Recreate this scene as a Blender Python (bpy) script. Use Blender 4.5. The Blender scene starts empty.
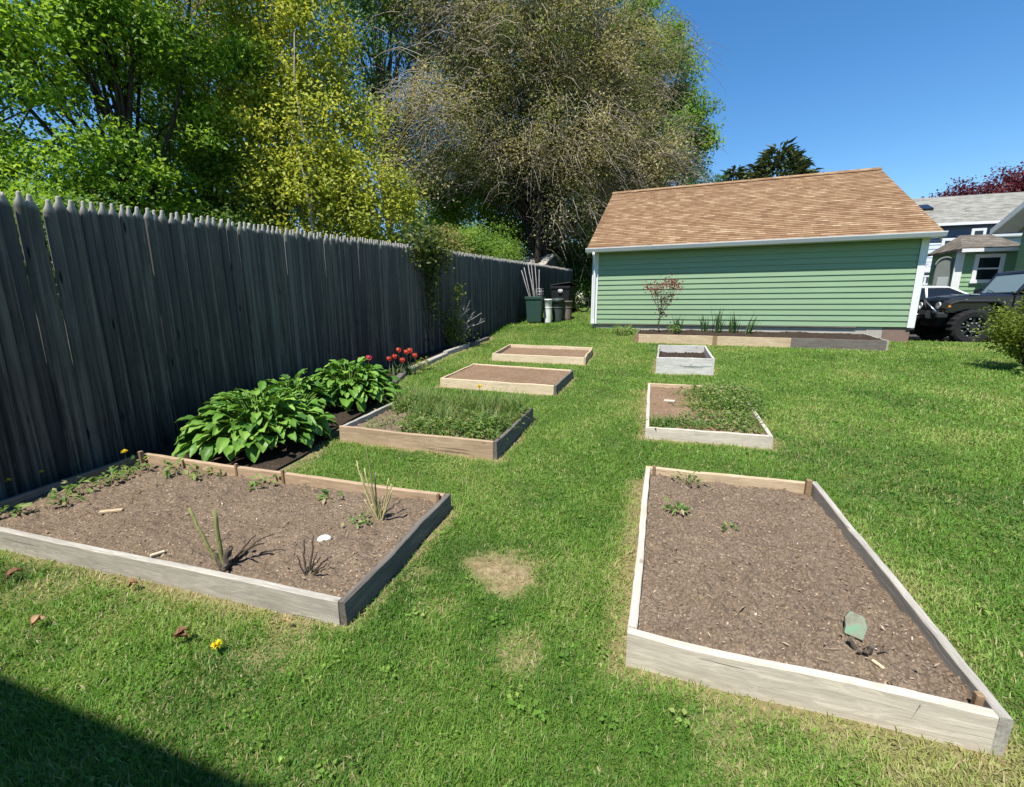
import bpy, math, random
import numpy as np
from mathutils import Vector, Matrix

random.seed(11)
rng = np.random.default_rng(11)
SC = bpy.context.scene
COL = SC.collection
R = math.radians

# ------------------------------------------------------------------ numeric helpers
def sstep(a, b, t):
    u = np.clip((np.asarray(t, float) - a) / (b - a), 0, 1)
    return u * u * (3 - 2 * u)

def _hash(ix, iy, seed):
    h = (ix.astype(np.int64) * 374761393 + iy.astype(np.int64) * 668265263 + seed * 974634777) & 0x7fffffff
    h = ((h ^ (h >> 13)) * 1274126177) & 0x7fffffff
    h = h ^ (h >> 16)
    return (h & 0xffff) / 65535.0

def vnoise(x, y, seed=0):
    x = np.asarray(x, float); y = np.asarray(y, float)
    ix = np.floor(x); iy = np.floor(y)
    fx = x - ix; fy = y - iy
    fx = fx * fx * (3 - 2 * fx); fy = fy * fy * (3 - 2 * fy)
    a = _hash(ix, iy, seed); b = _hash(ix + 1, iy, seed)
    c = _hash(ix, iy + 1, seed); d = _hash(ix + 1, iy + 1, seed)
    return (a * (1 - fx) + b * fx) * (1 - fy) + (c * (1 - fx) + d * fx) * fy

def fbm(x, y, seed=0, octaves=4):
    s = 0; amp = .5; t = 0
    for o in range(octaves):
        s = s + amp * vnoise(x * 2 ** o + 17.3 * o, y * 2 ** o - 9.1 * o, seed + o); t += amp; amp *= .5
    return s / t

def tz(x, y):
    """height of the ground"""
    x = np.asarray(x, float); y = np.asarray(y, float)
    z = .042 * np.clip(y, -3, 20)
    z = z + .22 * sstep(13, 15.2, y) * sstep(4, -1, x)
    z = z - .16 * sstep(14.9, 15.5, y) * sstep(6.4, 6.9, x)
    z = z + .35 * sstep(16.5, 20, y) * sstep(-1, -3, x)
    return z

def tzf(x, y): return float(tz(x, y))

def unit(v):
    v = np.asarray(v, float)
    return v / np.maximum(np.linalg.norm(v, axis=-1, keepdims=True), 1e-9)

# ------------------------------------------------------------------ object helpers
def tag(o, label=None, cat=None, group=None, kind=None):
    if label: o['label'] = label
    if cat: o['category'] = cat
    if group: o['group'] = group
    if kind: o['kind'] = kind
    return o

def empty(name, loc=(0, 0, 0), rz=0, label=None, cat=None, group=None):
    o = bpy.data.objects.new(name, None)
    o.empty_display_size = .1
    COL.objects.link(o)
    o.location = loc; o.rotation_euler = (0, 0, rz)
    return tag(o, label, cat, group)

def link_mesh(name, me, m, parent=None, loc=(0, 0, 0)):
    o = bpy.data.objects.new(name, me)
    COL.objects.link(o)
    ms = m if isinstance(m, (list, tuple)) else [m]
    for q in ms: me.materials.append(q)
    if parent is not None: o.parent = parent
    o.location = loc
    return o

def bulk(name, V, F, m, parent=None, loc=(0, 0, 0), tint=None, smooth=False):
    V = np.ascontiguousarray(V, dtype=np.float32); F = np.ascontiguousarray(F, dtype=np.int32)
    k = F.shape[1]; nf = F.shape[0]
    me = bpy.data.meshes.new(name)
    me.vertices.add(len(V)); me.vertices.foreach_set('co', V.ravel())
    me.loops.add(nf * k); me.loops.foreach_set('vertex_index', F.ravel())
    me.polygons.add(nf); me.polygons.foreach_set('loop_start', np.arange(0, nf * k, k, dtype=np.int32))
    if smooth: me.polygons.foreach_set('use_smooth', np.ones(nf, dtype=bool))
    me.update(calc_edges=True)
    if tint is not None:
        a = me.attributes.new('tint', 'FLOAT', 'POINT')
        a.data.foreach_set('value', np.ascontiguousarray(tint, dtype=np.float32))
    return link_mesh(name, me, m, parent, loc)

class MB:
    """collects shapes into one mesh"""
    def __init__(s): s.v = []; s.f = []; s.sm = []
    def add(s, vs, fs, smooth=False):
        n = len(s.v); s.v += [tuple(map(float, v)) for v in vs]
        for f in fs: s.f.append([n + i for i in f]); s.sm.append(smooth)
    def box(s, x0, x1, y0, y1, z0, z1, M=None, ch=0.0):
        c = ch
        if c <= 0:
            vs = [(x, y, z) for z in (z0, z1) for y in (y0, y1) for x in (x0, x1)]
            fs = [(0, 2, 3, 1), (4, 5, 7, 6), (0, 1, 5, 4), (2, 6, 7, 3), (0, 4, 6, 2), (1, 3, 7, 5)]
        else:
            xs, ys, zs = (x0, x1), (y0, y1), (z0, z1)
            vs = []; idx = {}
            for i in (0, 1):
                for j in (0, 1):
                    for k in (0, 1):
                        sx, sy, sz = (c if i == 0 else -c), (c if j == 0 else -c), (c if k == 0 else -c)
                        for a, p in (('x', (xs[i], ys[j] + sy, zs[k] + sz)), ('y', (xs[i] + sx, ys[j], zs[k] + sz)), ('z', (xs[i] + sx, ys[j] + sy, zs[k]))):
                            idx[(i, j, k, a)] = len(vs); vs.append(p)
            I = idx; fs = []
            fs += [[I[0, 0, 0, 'x'], I[0, 0, 1, 'x'], I[0, 1, 1, 'x'], I[0, 1, 0, 'x']], [I[1, 0, 0, 'x'], I[1, 1, 0, 'x'], I[1, 1, 1, 'x'], I[1, 0, 1, 'x']]]
            fs += [[I[0, 0, 0, 'y'], I[1, 0, 0, 'y'], I[1, 0, 1, 'y'], I[0, 0, 1, 'y']], [I[0, 1, 0, 'y'], I[0, 1, 1, 'y'], I[1, 1, 1, 'y'], I[1, 1, 0, 'y']]]
            fs += [[I[0, 0, 0, 'z'], I[0, 1, 0, 'z'], I[1, 1, 0, 'z'], I[1, 0, 0, 'z']], [I[0, 0, 1, 'z'], I[1, 0, 1, 'z'], I[1, 1, 1, 'z'], I[0, 1, 1, 'z']]]
            for j in (0, 1):
                for k in (0, 1):
                    fs.append([I[0, j, k, 'y'], I[1, j, k, 'y'], I[1, j, k, 'z'], I[0, j, k, 'z']])
            for i in (0, 1):
                for k in (0, 1):
                    fs.append([I[i, 0, k, 'x'], I[i, 1, k, 'x'], I[i, 1, k, 'z'], I[i, 0, k, 'z']])
            for i in (0, 1):
                for j in (0, 1):
                    fs.append([I[i, j, 0, 'x'], I[i, j, 1, 'x'], I[i, j, 1, 'y'], I[i, j, 0, 'y']])
                    for k in (0, 1): fs.append([I[i, j, k, 'x'], I[i, j, k, 'y'], I[i, j, k, 'z']])
        if M is not None: vs = [tuple(M @ Vector(v)) for v in vs]
        s.add(vs, fs)
        return s
    def tube(s, pts, radii, n=8, cap=True, smooth=True):
        pts = [Vector(p) for p in pts]
        if not hasattr(radii, '__len__'): radii = [radii] * len(pts)
        vs = []; fs = []
        prev = None
        for i, p in enumerate(pts):
            t = (pts[min(i + 1, len(pts) - 1)] - pts[max(i - 1, 0)])
            if t.length < 1e-9: t = Vector((0, 0, 1))
            t.normalize()
            if prev is None:
                a = Vector((0, 0, 1)) if abs(t.z) < .9 else Vector((1, 0, 0))
                u = t.cross(a).normalized()
            else:
                u = (prev - t * prev.dot(t)).normalized()
            prev = u; w = t.cross(u)
            for k in range(n):
                an = 2 * math.pi * k / n
                vs.append(p + (u * math.cos(an) + w * math.sin(an)) * radii[i])
        for i in range(len(pts) - 1):
            for k in range(n):
                a = i * n + k; b = i * n + (k + 1) % n
                fs.append((a, b, b + n, a + n))
        s.add(vs, fs, smooth)
        if cap:
            m = len(s.v) - len(vs)
            s.f.append([m + k for k in range(n)][::-1]); s.sm.append(False)
            s.f.append([m + (len(pts) - 1) * n + k for k in range(n)]); s.sm.append(False)
        return s
    def lathe(s, prof, n=20, c=(0, 0, 0), smooth=True, sx=1, sy=1):
        vs = []; fs = []
        for r, z in prof:
            for k in range(n):
                a = 2 * math.pi * k / n
                vs.append((c[0] + r * math.cos(a) * sx, c[1] + r * math.sin(a) * sy, c[2] + z))
        for i in range(len(prof) - 1):
            for k in range(n):
                a = i * n + k; b = i * n + (k + 1) % n
                fs.append((a, b, b + n, a + n))
        s.add(vs, fs, smooth)
        return s
    def prism(s, poly, y0, y1, axis='y'):
        """polygon in (x,z) swept along y (or (y,z) along x)"""
        n = len(poly)
        if axis == 'y': vs = [(p[0], y0, p[1]) for p in poly] + [(p[0], y1, p[1]) for p in poly]
        elif axis == 'x': vs = [(y0, p[0], p[1]) for p in poly] + [(y1, p[0], p[1]) for p in poly]
        else: vs = [(p[0], p[1], y0) for p in poly] + [(p[0], p[1], y1) for p in poly]
        fs = [list(range(n)), list(range(2 * n - 1, n - 1, -1))]
        for i in range(n):
            j = (i + 1) % n; fs.append([i, i + n, j + n, j])
        s.add(vs, fs)
        return s
    def build(s, name, m, parent=None, loc=(0, 0, 0), bevel=0):
        me = bpy.data.meshes.new(name)
        me.from_pydata(s.v, [], s.f)
        me.polygons.foreach_set('use_smooth', s.sm)
        me.update()
        import bmesh
        bm = bmesh.new(); bm.from_mesh(me); bmesh.ops.recalc_face_normals(bm, faces=bm.faces)
        bm.to_mesh(me); bm.free()
        o = link_mesh(name, me, m, parent, loc)
        if bevel:
            b = o.modifiers.new('bevel', 'BEVEL'); b.width = bevel; b.segments = 2; b.limit_method = 'ANGLE'
        return o

def tubes(paths, radii, sides=3):
    """many thin tubes at once: paths (n,k,3), radii (n,k)"""
    paths = np.asarray(paths, float); n, k, _ = paths.shape
    t = np.empty_like(paths); t[:, 1:-1] = paths[:, 2:] - paths[:, :-2]
    t[:, 0] = paths[:, 1] - paths[:, 0]; t[:, -1] = paths[:, -1] - paths[:, -2]
    t = unit(t)
    ref = np.where(np.abs(t[..., 2:3]) < .9, np.array([0, 0, 1.]), np.array([1., 0, 0]))
    u = unit(np.cross(t, ref)); w = np.cross(t, u)
    V = np.empty((n, k, sides, 3))
    for s in range(sides):
        a = 2 * math.pi * s / sides
        V[:, :, s] = paths + (u * math.cos(a) + w * math.sin(a)) * radii[..., None]
    base = np.arange(n)[:, None, None] * (k * sides) + np.arange(k - 1)[None, :, None] * sides
    s0 = np.arange(sides)[None, None, :]; s1 = (s0 + 1) % sides
    F = np.stack([base + s0, base + s1, base + s1 + sides, base + s0 + sides], -1).reshape(-1, 4)
    return V.reshape(-1, 3), F

def leaves(P, D, N, L, W, fold=.25, droop=0.0):
    """folded leaves: position, direction, normal, length, width -> verts, tris (6 verts, 4 tris each)"""
    n = len(P)
    L = np.broadcast_to(L, (n,))[:, None]; W = np.broadcast_to(W, (n,))[:, None]
    D = unit(D); S = unit(np.cross(D, N)); U = np.cross(S, D)
    mid = P + D * L * .45
    tip = P + D * L - U * L * droop
    V = np.stack([P, mid + S * W * .5 + U * W * fold, tip, mid - S * W * .5 + U * W * fold], 1)
    b = np.arange(n)[:, None] * 4
    F = np.concatenate([b + [[0, 1, 2]], b + [[0, 2, 3]]], 0)
    return V.reshape(-1, 3), F

def blades(x, y, z, h, w, az, lean, curve=.5):
    """grass blades -> verts (5 each), tris (3 each)"""
    n = len(x)
    P = np.stack([x, y, z], 1)
    d = np.stack([np.cos(az), np.sin(az), 0 * az], 1)
    s = np.stack([-np.sin(az), np.cos(az), 0 * az], 1)
    up = np.array([0, 0, 1.])
    l = lean[:, None]; hh = h[:, None]; ww = w[:, None]
    mid = P + up * hh * .55 * np.cos(l) + d * hh * .55 * np.sin(l)
    l2 = l + curve
    tip = mid + up * hh * .5 * np.cos(l2) + d * hh * .5 * np.sin(l2)
    V = np.stack([P - s * ww * .5, P + s * ww * .5, mid - s * ww * .42, mid + s * ww * .42, tip], 1)
    b = np.arange(n)[:, None] * 5
    F = np.concatenate([b + [[0, 1, 3]], b + [[0, 3, 2]], b + [[2, 3, 4]]], 0)
    return V.reshape(-1, 3), F

def merge(parts):
    Vs = []; Fs = []; Ts = []; o = 0
    for p in parts:
        V, F, T = p
        Vs.append(V); Fs.append(F + o); Ts.append(T); o += len(V)
    return np.concatenate(Vs), np.concatenate(Fs), np.concatenate(Ts)

# ------------------------------------------------------------------ materials
class NT:
    def __init__(s, name):
        s.m = bpy.data.materials.new(name); s.m.use_nodes = True
        s.t = s.m.node_tree; s.t.nodes.clear()
        s.out = s.t.nodes.new('ShaderNodeOutputMaterial')
    def n(s, typ, ins=None, **props):
        k = s.t.nodes.new(typ)
        for a, v in props.items(): setattr(k, a, v)
        for a, v in (ins or {}).items():
            sock = k.inputs[a]
            if hasattr(v, 'is_linked') or isinstance(v, bpy.types.NodeSocket): s.t.links.new(v, sock)
            else: sock.default_value = v
        return k
    def ramp(s, fac, stops, interp='LINEAR'):
        k = s.n('ShaderNodeValToRGB', {0: fac})
        cr = k.color_ramp; cr.interpolation = interp
        while len(cr.elements) > len(stops): cr.elements.remove(cr.elements[-1])
        while len(cr.elements) < len(stops): cr.elements.new(1)
        for e, (p, c) in zip(cr.elements, stops):
            e.position = p; e.color = (*c, 1) if len(c) == 3 else c
        return k.outputs[0]
    def noise(s, vec, scale, detail=4, rough=.55, w=None):
        ins = {'Vector': vec, 'Scale': scale, 'Detail': detail, 'Roughness': rough}
        return s.n('ShaderNodeTexNoise', ins).outputs['Fac']
    def mapv(s, vec, scale=(1, 1, 1), loc=(0, 0, 0), rot=(0, 0, 0)):
        return s.n('ShaderNodeMapping', {'Vector': vec, 'Scale': scale, 'Location': loc, 'Rotation': rot}).outputs[0]
    def mix(s, f, a, b, mode='MIX'):
        k = s.n('ShaderNodeMix', data_type='RGBA', blend_type=mode)
        for i, v in ((0, f), (6, a), (7, b)):
            if isinstance(v, bpy.types.NodeSocket): s.t.links.new(v, k.inputs[i])
            else: k.inputs[i].default_value = v if i == 0 else ((*v, 1) if len(v) == 3 else v)
        return k.outputs[2]
    def math(s, op, a, b=0.0, c=0.0):
        k = s.n('ShaderNodeMath', operation=op)
        for i, v in enumerate((a, b, c)):
            if isinstance(v, bpy.types.NodeSocket): s.t.links.new(v, k.inputs[i])
            else: k.inputs[i].default_value = v
        return k.outputs[0]
    def coord(s, which='Object'): return s.n('ShaderNodeTexCoord').outputs[which]
    def objrand(s): return s.n('ShaderNodeObjectInfo').outputs['Random']
    def attr(s, name='tint'): return s.n('ShaderNodeAttribute', attribute_name=name).outputs['Fac']
    def bump(s, h, strength=.4, dist=.01):
        return s.n('ShaderNodeBump', {'Height': h, 'Strength': strength, 'Distance': dist}).outputs[0]
    def pbsdf(s, col, rough=.7, normal=None, spec=.3, metal=0.0, **kw):
        ins = {'Base Color': col if isinstance(col, bpy.types.NodeSocket) else (*col, 1), 'Roughness': rough, 'Specular IOR Level': spec, 'Metallic': metal}
        if normal is not None: ins['Normal'] = normal
        ins.update(kw)
        return s.n('ShaderNodeBsdfPrincipled', ins).outputs[0]
    def done(s, sh):
        s.t.links.new(sh, s.out.inputs[0]); return s.m

def plain(name, col, rough=.5, metal=0.0, spec=.4, var=.12, scale=6, bump=0.0):
    k = NT(name); v = k.coord()
    f = k.noise(v, scale, 5)
    c = k.mix(f, tuple(x * (1 - var) for x in col), tuple(min(1, x * (1 + var)) for x in col))
    f2 = k.noise(v, scale * 7, 4)
    nrm = k.bump(f2, bump, .01) if bump else None
    return k.done(k.pbsdf(c, k.math('MULTIPLY_ADD', f2, .15, rough - .07), nrm, spec, metal))

def leaf_mat(name, stops, transl=.35, rough=.5, spec=.25):
    k = NT(name)
    t = k.attr()
    c = k.ramp(t, stops)
    p = k.pbsdf(c, rough, None, spec)
    c2 = k.mix(.35, c, (.55, .75, .08), 'MULTIPLY')
    c2 = k.mix(.5, c, k.mix(1.0, c, (1.5, 1.35, .45), 'MULTIPLY'))
    tr = k.n('ShaderNodeBsdfTranslucent', {'Color': c2}).outputs[0]
    mx = k.n('ShaderNodeMixShader', {0: transl, 1: p, 2: tr})
    return k.done(mx.outputs[0])

def wood_mat(name, dark, light, tan=None, tan_amt=0.0, grime=.35, gs=1.0):
    """weathered board, grain along local x; tan = soil-stained lower edge (local z from 0 down)"""
    k = NT(name); v = k.coord(); rnd = k.objrand()
    off = k.n('ShaderNodeCombineXYZ', {0: k.math('MULTIPLY', rnd, 37.0), 1: k.math('MULTIPLY', rnd, 11.0), 2: k.math('MULTIPLY', rnd, 23.0)}).outputs[0]
    vv = k.n('ShaderNodeVectorMath', {0: v, 1: off}, operation='ADD').outputs[0]
    warp = k.noise(k.mapv(vv, (1.2, 5, 5)), 1.5, 3)
    gv = k.n('ShaderNodeVectorMath', {0: k.mapv(vv, (1.6 * gs, 34 * gs, 34 * gs)), 1: k.n('ShaderNodeCombineXYZ', {1: k.math('MULTIPLY', warp, 6.0), 2: k.math('MULTIPLY', warp, 6.0)}).outputs[0]}, operation='ADD').outputs[0]
    grain = k.noise(gv, 1.6, 8, .65)
    fine = k.noise(k.mapv(vv, (6, 160, 160)), 1.0, 6, .7)
    g = k.math('ADD', k.math('MULTIPLY', grain, .65), k.math('MULTIPLY', fine, .35))
    c = k.ramp(g, [(.3, dark), (.48, tuple(a * .55 + b * .45 for a, b in zip(dark, light))), (.62, light)])
    patch = k.noise(k.mapv(vv, (1.4, 6, 6)), 1.3, 5, .6)
    c = k.mix(k.math('MULTIPLY', k.ramp(patch, [(.42, (0, 0, 0)), (.66, (1, 1, 1))]), grime), c, tuple(a * .75 for a in dark))
    if tan is not None:
        z = k.n('ShaderNodeSeparateXYZ', {0: v}).outputs[2]
        n2 = k.noise(k.mapv(vv, (2.5, 9, 9)), 1.5, 5, .65)
        e = k.math('ADD', k.math('MULTIPLY', z, -9.0), k.math('MULTIPLY', n2, 1.1))
        m_ = k.math('MULTIPLY', k.ramp(e, [(1.05, (0, 0, 0)), (1.75, (1, 1, 1))]), tan_amt)
        c = k.mix(m_, c, k.mix(grain, tuple(a * .7 for a in tan), tuple(min(1, a * 1.25) for a in tan)))
    vor = k.n('ShaderNodeTexVoronoi', {'Vector': k.mapv(vv, (2.6, 6.0, 6.0)), 'Scale': 1.0, 'Randomness': 1.0})
    kn = k.ramp(vor.outputs['Distance'], [(.03, (1, 1, 1)), (.085, (0, 0, 0))])
    c = k.mix(k.math('MULTIPLY', kn, .75), c, tuple(a * .35 for a in (dark[0] * 1.1, dark[1] * .85, dark[2] * .6)))
    crack = k.noise(k.mapv(vv, (1.1, 60, 60)), 1.0, 3, .5)
    ck = k.ramp(crack, [(.27, (1, 1, 1)), (.33, (0, 0, 0))])
    c = k.mix(k.math('MULTIPLY', ck, .7), c, tuple(a * .3 for a in dark))
    h = k.math('SUBTRACT', g, k.math('MULTIPLY', ck, .6))
    return k.done(k.pbsdf(c, .85, k.bump(h, .55, .004), .15))

def soil_mat(name, d, l, chip=(.42, .33, .23)):
    k = NT(name); v = k.coord()
    a = k.noise(v, 3.5, 6, .65); b = k.noise(v, 45, 5, .7)
    g = k.math('ADD', k.math('MULTIPLY', a, .45), k.math('MULTIPLY', b, .55))
    c = k.ramp(g, [(.32, d), (.55, tuple((p + q) / 2 for p, q in zip(d, l))), (.7, l)])
    vo = k.n('ShaderNodeTexVoronoi', {'Vector': k.mapv(v, (1, 1.6, 1), rot=(0, 0, .7)), 'Scale': 55.0})
    sel = k.math('GREATER_THAN', k.n('ShaderNodeSeparateColor', {0: vo.outputs['Color']}).outputs[0], .78)
    near = k.math('LESS_THAN', vo.outputs['Distance'], .33)
    c = k.mix(k.math('MULTIPLY', k.math('MULTIPLY', sel, near), .75), c, chip)
    vo2 = k.n('ShaderNodeTexVoronoi', {'Vector': k.n('ShaderNodeVectorMath', {0: v, 1: k.n('ShaderNodeCombineXYZ', {0: k.math('MULTIPLY', b, .05), 1: k.math('MULTIPLY', a, .08)}).outputs[0]}, operation='ADD').outputs[0], 'Scale': 75.0})
    c = k.mix(k.ramp(vo2.outputs['Distance'], [(.3, (0, 0, 0)), (.75, (.55, .55, .55))]), c, tuple(q * .45 for q in d))
    h = k.math('ADD', b, k.math('MULTIPLY', vo2.outputs['Distance'], -.5))
    return k.done(k.pbsdf(c, .95, k.bump(h, .8, .012), .08))

M = {}
M['wood_pale'] = wood_mat('pale_weathered_wood', (.36, .315, .25), (.62, .56, .465), (.55, .40, .22), .45, .25)
M['wood_grey'] = wood_mat('grey_weathered_wood', (.24, .222, .19), (.46, .43, .375), (.46, .345, .20), .75, .35)
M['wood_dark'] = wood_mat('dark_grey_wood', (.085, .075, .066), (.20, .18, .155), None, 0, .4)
M['wood_tan'] = wood_mat('tan_wood', (.34, .25, .15), (.60, .475, .32), (.55, .37, .18), .4, .3)
M['wood_new'] = wood_mat('newer_pine', (.46, .36, .23), (.68, .57, .41), (.55, .40, .2), .3, .25)
M['wood_red'] = wood_mat('reddish_wood', (.27, .19, .12), (.47, .355, .24), (.45, .30, .16), .45, .35)
M['wood_white'] = wood_mat('whitewashed_wood', (.38, .37, .34), (.62, .60, .55), (.5, .43, .32), .3, .3)
M['wood_brown'] = wood_mat('brown_stake_wood', (.16, .105, .06), (.32, .22, .135))
M['soil'] = soil_mat('garden_soil', (.132, .096, .066), (.295, .224, .158))
M['soil_red'] = soil_mat('dry_reddish_soil', (.17, .108, .065), (.36, .25, .16), (.46, .35, .23))
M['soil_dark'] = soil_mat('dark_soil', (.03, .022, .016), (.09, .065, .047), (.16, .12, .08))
M['chip'] = leaf_mat('wood_chip', [(0, (.13, .09, .06)), (.55, (.29, .215, .145)), (.85, (.42, .34, .24)), (1, (.66, .6, .5))], .05, .8)

def fence_mat():
    k = NT('old_dark_fence_wood'); v = k.coord()
    uvx = k.n('ShaderNodeAttribute', attribute_name='tint').outputs['Fac']
    off = k.n('ShaderNodeCombineXYZ', {0: k.math('MULTIPLY', uvx, 40.0), 1: k.math('MULTIPLY', uvx, 70.0), 2: k.math('MULTIPLY', uvx, 9.0)}).outputs[0]
    vv = k.n('ShaderNodeVectorMath', {0: v, 1: off}, operation='ADD').outputs[0]
    g = k.noise(k.mapv(vv, (45, 45, 1.1)), 1.0, 8, .68)
    s = k.noise(k.mapv(vv, (14, 14, .45)), 1.0, 5, .6)
    c = k.ramp(g, [(.36, (.010, .0092, .0078)), (.5, (.036, .032, .0265)), (.63, (.135, .120, .098))])
    blot = k.noise(k.mapv(vv, (5, 5, 3)), 1.0, 6, .7)
    c = k.mix(k.ramp(blot, [(.5, (0, 0, 0)), (.68, (.55, .55, .55))]), c, (.10, .090, .074))
    c = k.mix(k.ramp(blot, [(.32, (.6, .6, .6)), (.45, (0, 0, 0))]), c, (.014, .014, .014))
    c = k.mix(k.ramp(s, [(.5, (0, 0, 0)), (.72, (.75, .75, .75))]), c, (.15, .136, .112))
    c = k.mix(k.ramp(uvx, [(.0, (.75, .75, .75)), (.6, (0, 0, 0))]), c, (.018, .018, .021))
    c = k.mix(k.ramp(uvx, [(.88, (0, 0, 0)), (1, (.6, .6, .6))]), c, (.15, .145, .135))
    c = k.mix(k.math('MULTIPLY', k.attr('tip'), .8), c, (.40, .38, .34))  # paler picket tips: their sunlit look is mixed into the wood colour
    vor = k.n('ShaderNodeTexVoronoi', {'Vector': k.mapv(vv, (9, 9, 1.6)), 'Scale': 1.0})
    c = k.mix(k.ramp(vor.outputs['Distance'], [(.06, (.9, .9, .9)), (.11, (0, 0, 0))]), c, (.012, .011, .01))
    return k.done(k.pbsdf(c, .9, k.bump(g, .6, .006), .12))
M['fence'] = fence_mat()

def ground_mat():
    k = NT('lawn_soil'); v = k.coord()
    a = k.noise(v, .8, 5, .6); b = k.noise(v, 30, 5, .7)
    c = k.ramp(k.math('ADD', k.math('MULTIPLY', a, .5), k.math('MULTIPLY', b, .5)), [(.33, (.050, .072, .018)), (.5, (.090, .125, .030)), (.68, (.17, .17, .065))])
    bare = k.attr('tint')
    c = k.mix(bare, c, k.ramp(b, [(.3, (.13, .092, .05)), (.55, (.28, .21, .12)), (.75, (.44, .35, .22))]))
    far = k.attr('far')
    c = k.mix(far, c, k.ramp(a, [(.3, (.045, .08, .02)), (.7, (.08, .12, .03))]))
    return k.done(k.pbsdf(c, .95, k.bump(b, .8, .02), .08))
M['ground'] = ground_mat()
M['grass'] = leaf_mat('grass_blade', [(0, (.036, .092, .020)), (.3, (.092, .205, .030)), (.55, (.152, .292, .042)), (.72, (.245, .375, .078)), (.84, (.37, .36, .14)), (1, (.50, .43, .26))], .42, .5, .22)

GRN = dict(
    maple=[(0, (0.079, 0.157, 0.017)), (.45, (0.213, 0.358, 0.029)), (.8, (0.342, 0.504, 0.044)), (1, (0.464, 0.605, 0.077))],
    haze=[(0, (0.098, 0.138, 0.034)), (.38, (0.218, 0.259, 0.075)), (.6, (0.345, 0.316, 0.144)), (.8, (0.414, 0.362, 0.207)), (1, (0.529, 0.471, 0.287))],
    mid=[(0, (0.048, 0.105, 0.015)), (.5, (0.144, 0.253, 0.033)), (1, (0.264, 0.396, 0.055))],
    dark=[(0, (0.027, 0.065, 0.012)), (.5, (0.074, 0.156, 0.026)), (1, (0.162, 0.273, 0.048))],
    yellow=[(0, (0.138, 0.185, 0.022)), (.45, (0.333, 0.386, 0.043)), (.8, (0.494, 0.515, 0.072)), (1, (0.620, 0.582, 0.144))],
    olive=[(0, (.09, .11, .028)), (.35, (.20, .22, .06)), (.7, (.32, .295, .10)), (1, (.45, .40, .17))],
    blue=[(0, (.03, .08, .018)), (.5, (.09, .18, .045)), (1, (.17, .28, .08))],
    pine=[(0, (.025, .042, .016)), (.5, (.065, .088, .032)), (1, (.13, .145, .055))],
    red=[(0, (.04, .006, .010)), (.5, (.095, .014, .020)), (1, (.16, .034, .04))],
    bush=[(0, (.06, .10, .014)), (.5, (.17, .23, .028)), (1, (.36, .38, .07))],
    hosta=[(0, (.030, .085, .016)), (.5, (.095, .215, .026)), (1, (.23, .38, .07))],
    weed=[(0, (.045, .105, .022)), (.4, (.13, .235, .055)), (.7, (.24, .335, .10)), (.88, (.37, .39, .16)), (1, (.45, .38, .23))],
    sap=[(0, (.07, .016, .018)), (.4, (.16, .05, .045)), (.75, (.22, .13, .085)), (1, (.36, .03, .055))],
    vine=[(0, (.02, .045, .01)), (.5, (.075, .115, .022)), (.85, (.17, .2, .045)), (1, (.27, .27, .08))],
    iris=[(0, (.035, .075, .027)), (.5, (.08, .14, .05)), (1, (.17, .23, .085))],
)
for k_, st in GRN.items(): M['leaf_' + k_] = leaf_mat(k_ + '_leaf', st, .48 if k_ not in ('pine', 'hosta') else .15, .5 if k_ != 'hosta' else .48, .25)

def bark_mat(name, d, l):
    k = NT(name); v = k.coord()
    g = k.noise(k.mapv(v, (9, 9, 2)), 2.0, 7, .65)
    return k.done(k.pbsdf(k.ramp(g, [(.3, d), (.7, l)]), .9, k.bump(g, .8, .03), .12))
M['bark_dark'] = bark_mat('dark_bark', (.022, .018, .014), (.075, .062, .05))
M['bark_pale'] = bark_mat('pale_bark', (.20, .165, .125), (.42, .36, .28))
M['bark_mid'] = bark_mat('grey_brown_bark', (.055, .044, .034), (.15, .125, .10))
M['twig'] = bark_mat('twig_bark', (.16, .13, .10), (.42, .36, .29))
M['cane'] = bark_mat('rose_cane', (.15, .17, .06), (.30, .29, .12))
M['cane_dark'] = bark_mat('dark_cane', (.035, .028, .022), (.10, .08, .06))
M['straw'] = bark_mat('dry_straw_stalk', (.32, .27, .13), (.52, .46, .26))
M['stick_grey'] = bark_mat('silver_grey_stick', (.16, .15, .14), (.36, .345, .325))

# ------------------------------------------------------------------ world, sun, camera
W = bpy.data.worlds.new('World'); SC.world = W; W.use_nodes = True
wn = W.node_tree
bg = wn.nodes['Background']
sky = wn.nodes.new('ShaderNodeTexSky'); sky.sky_type = 'NISHITA'; sky.sun_disc = False
SUN_E, SUN_A = 62.0, 12.0
sky.sun_elevation = R(SUN_E); sky.sun_rotation = R(180 + SUN_A)
sky.altitude = 0; sky.air_density = 1.05; sky.dust_density = .0; sky.ozone_density = 3.0
hs = wn.nodes.new('ShaderNodeHueSaturation'); hs.inputs['Saturation'].default_value = 1.28
wn.links.new(sky.outputs[0], hs.inputs['Color']); wn.links.new(hs.outputs[0], bg.inputs[0]); bg.inputs[1].default_value = .106
ld = bpy.data.lights.new('sun', 'SUN'); ld.energy = 4.9; ld.angle = R(.53); ld.color = (1, .955, .88)
lo = bpy.data.objects.new('sun', ld); COL.objects.link(lo)
dirv = Vector((math.sin(R(SUN_A)) * math.cos(R(SUN_E)), math.cos(R(SUN_A)) * math.cos(R(SUN_E)), -math.sin(R(SUN_E))))
lo.rotation_euler = dirv.to_track_quat('-Z', 'Y').to_euler(); lo.location = (-3, -8, 20)

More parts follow.
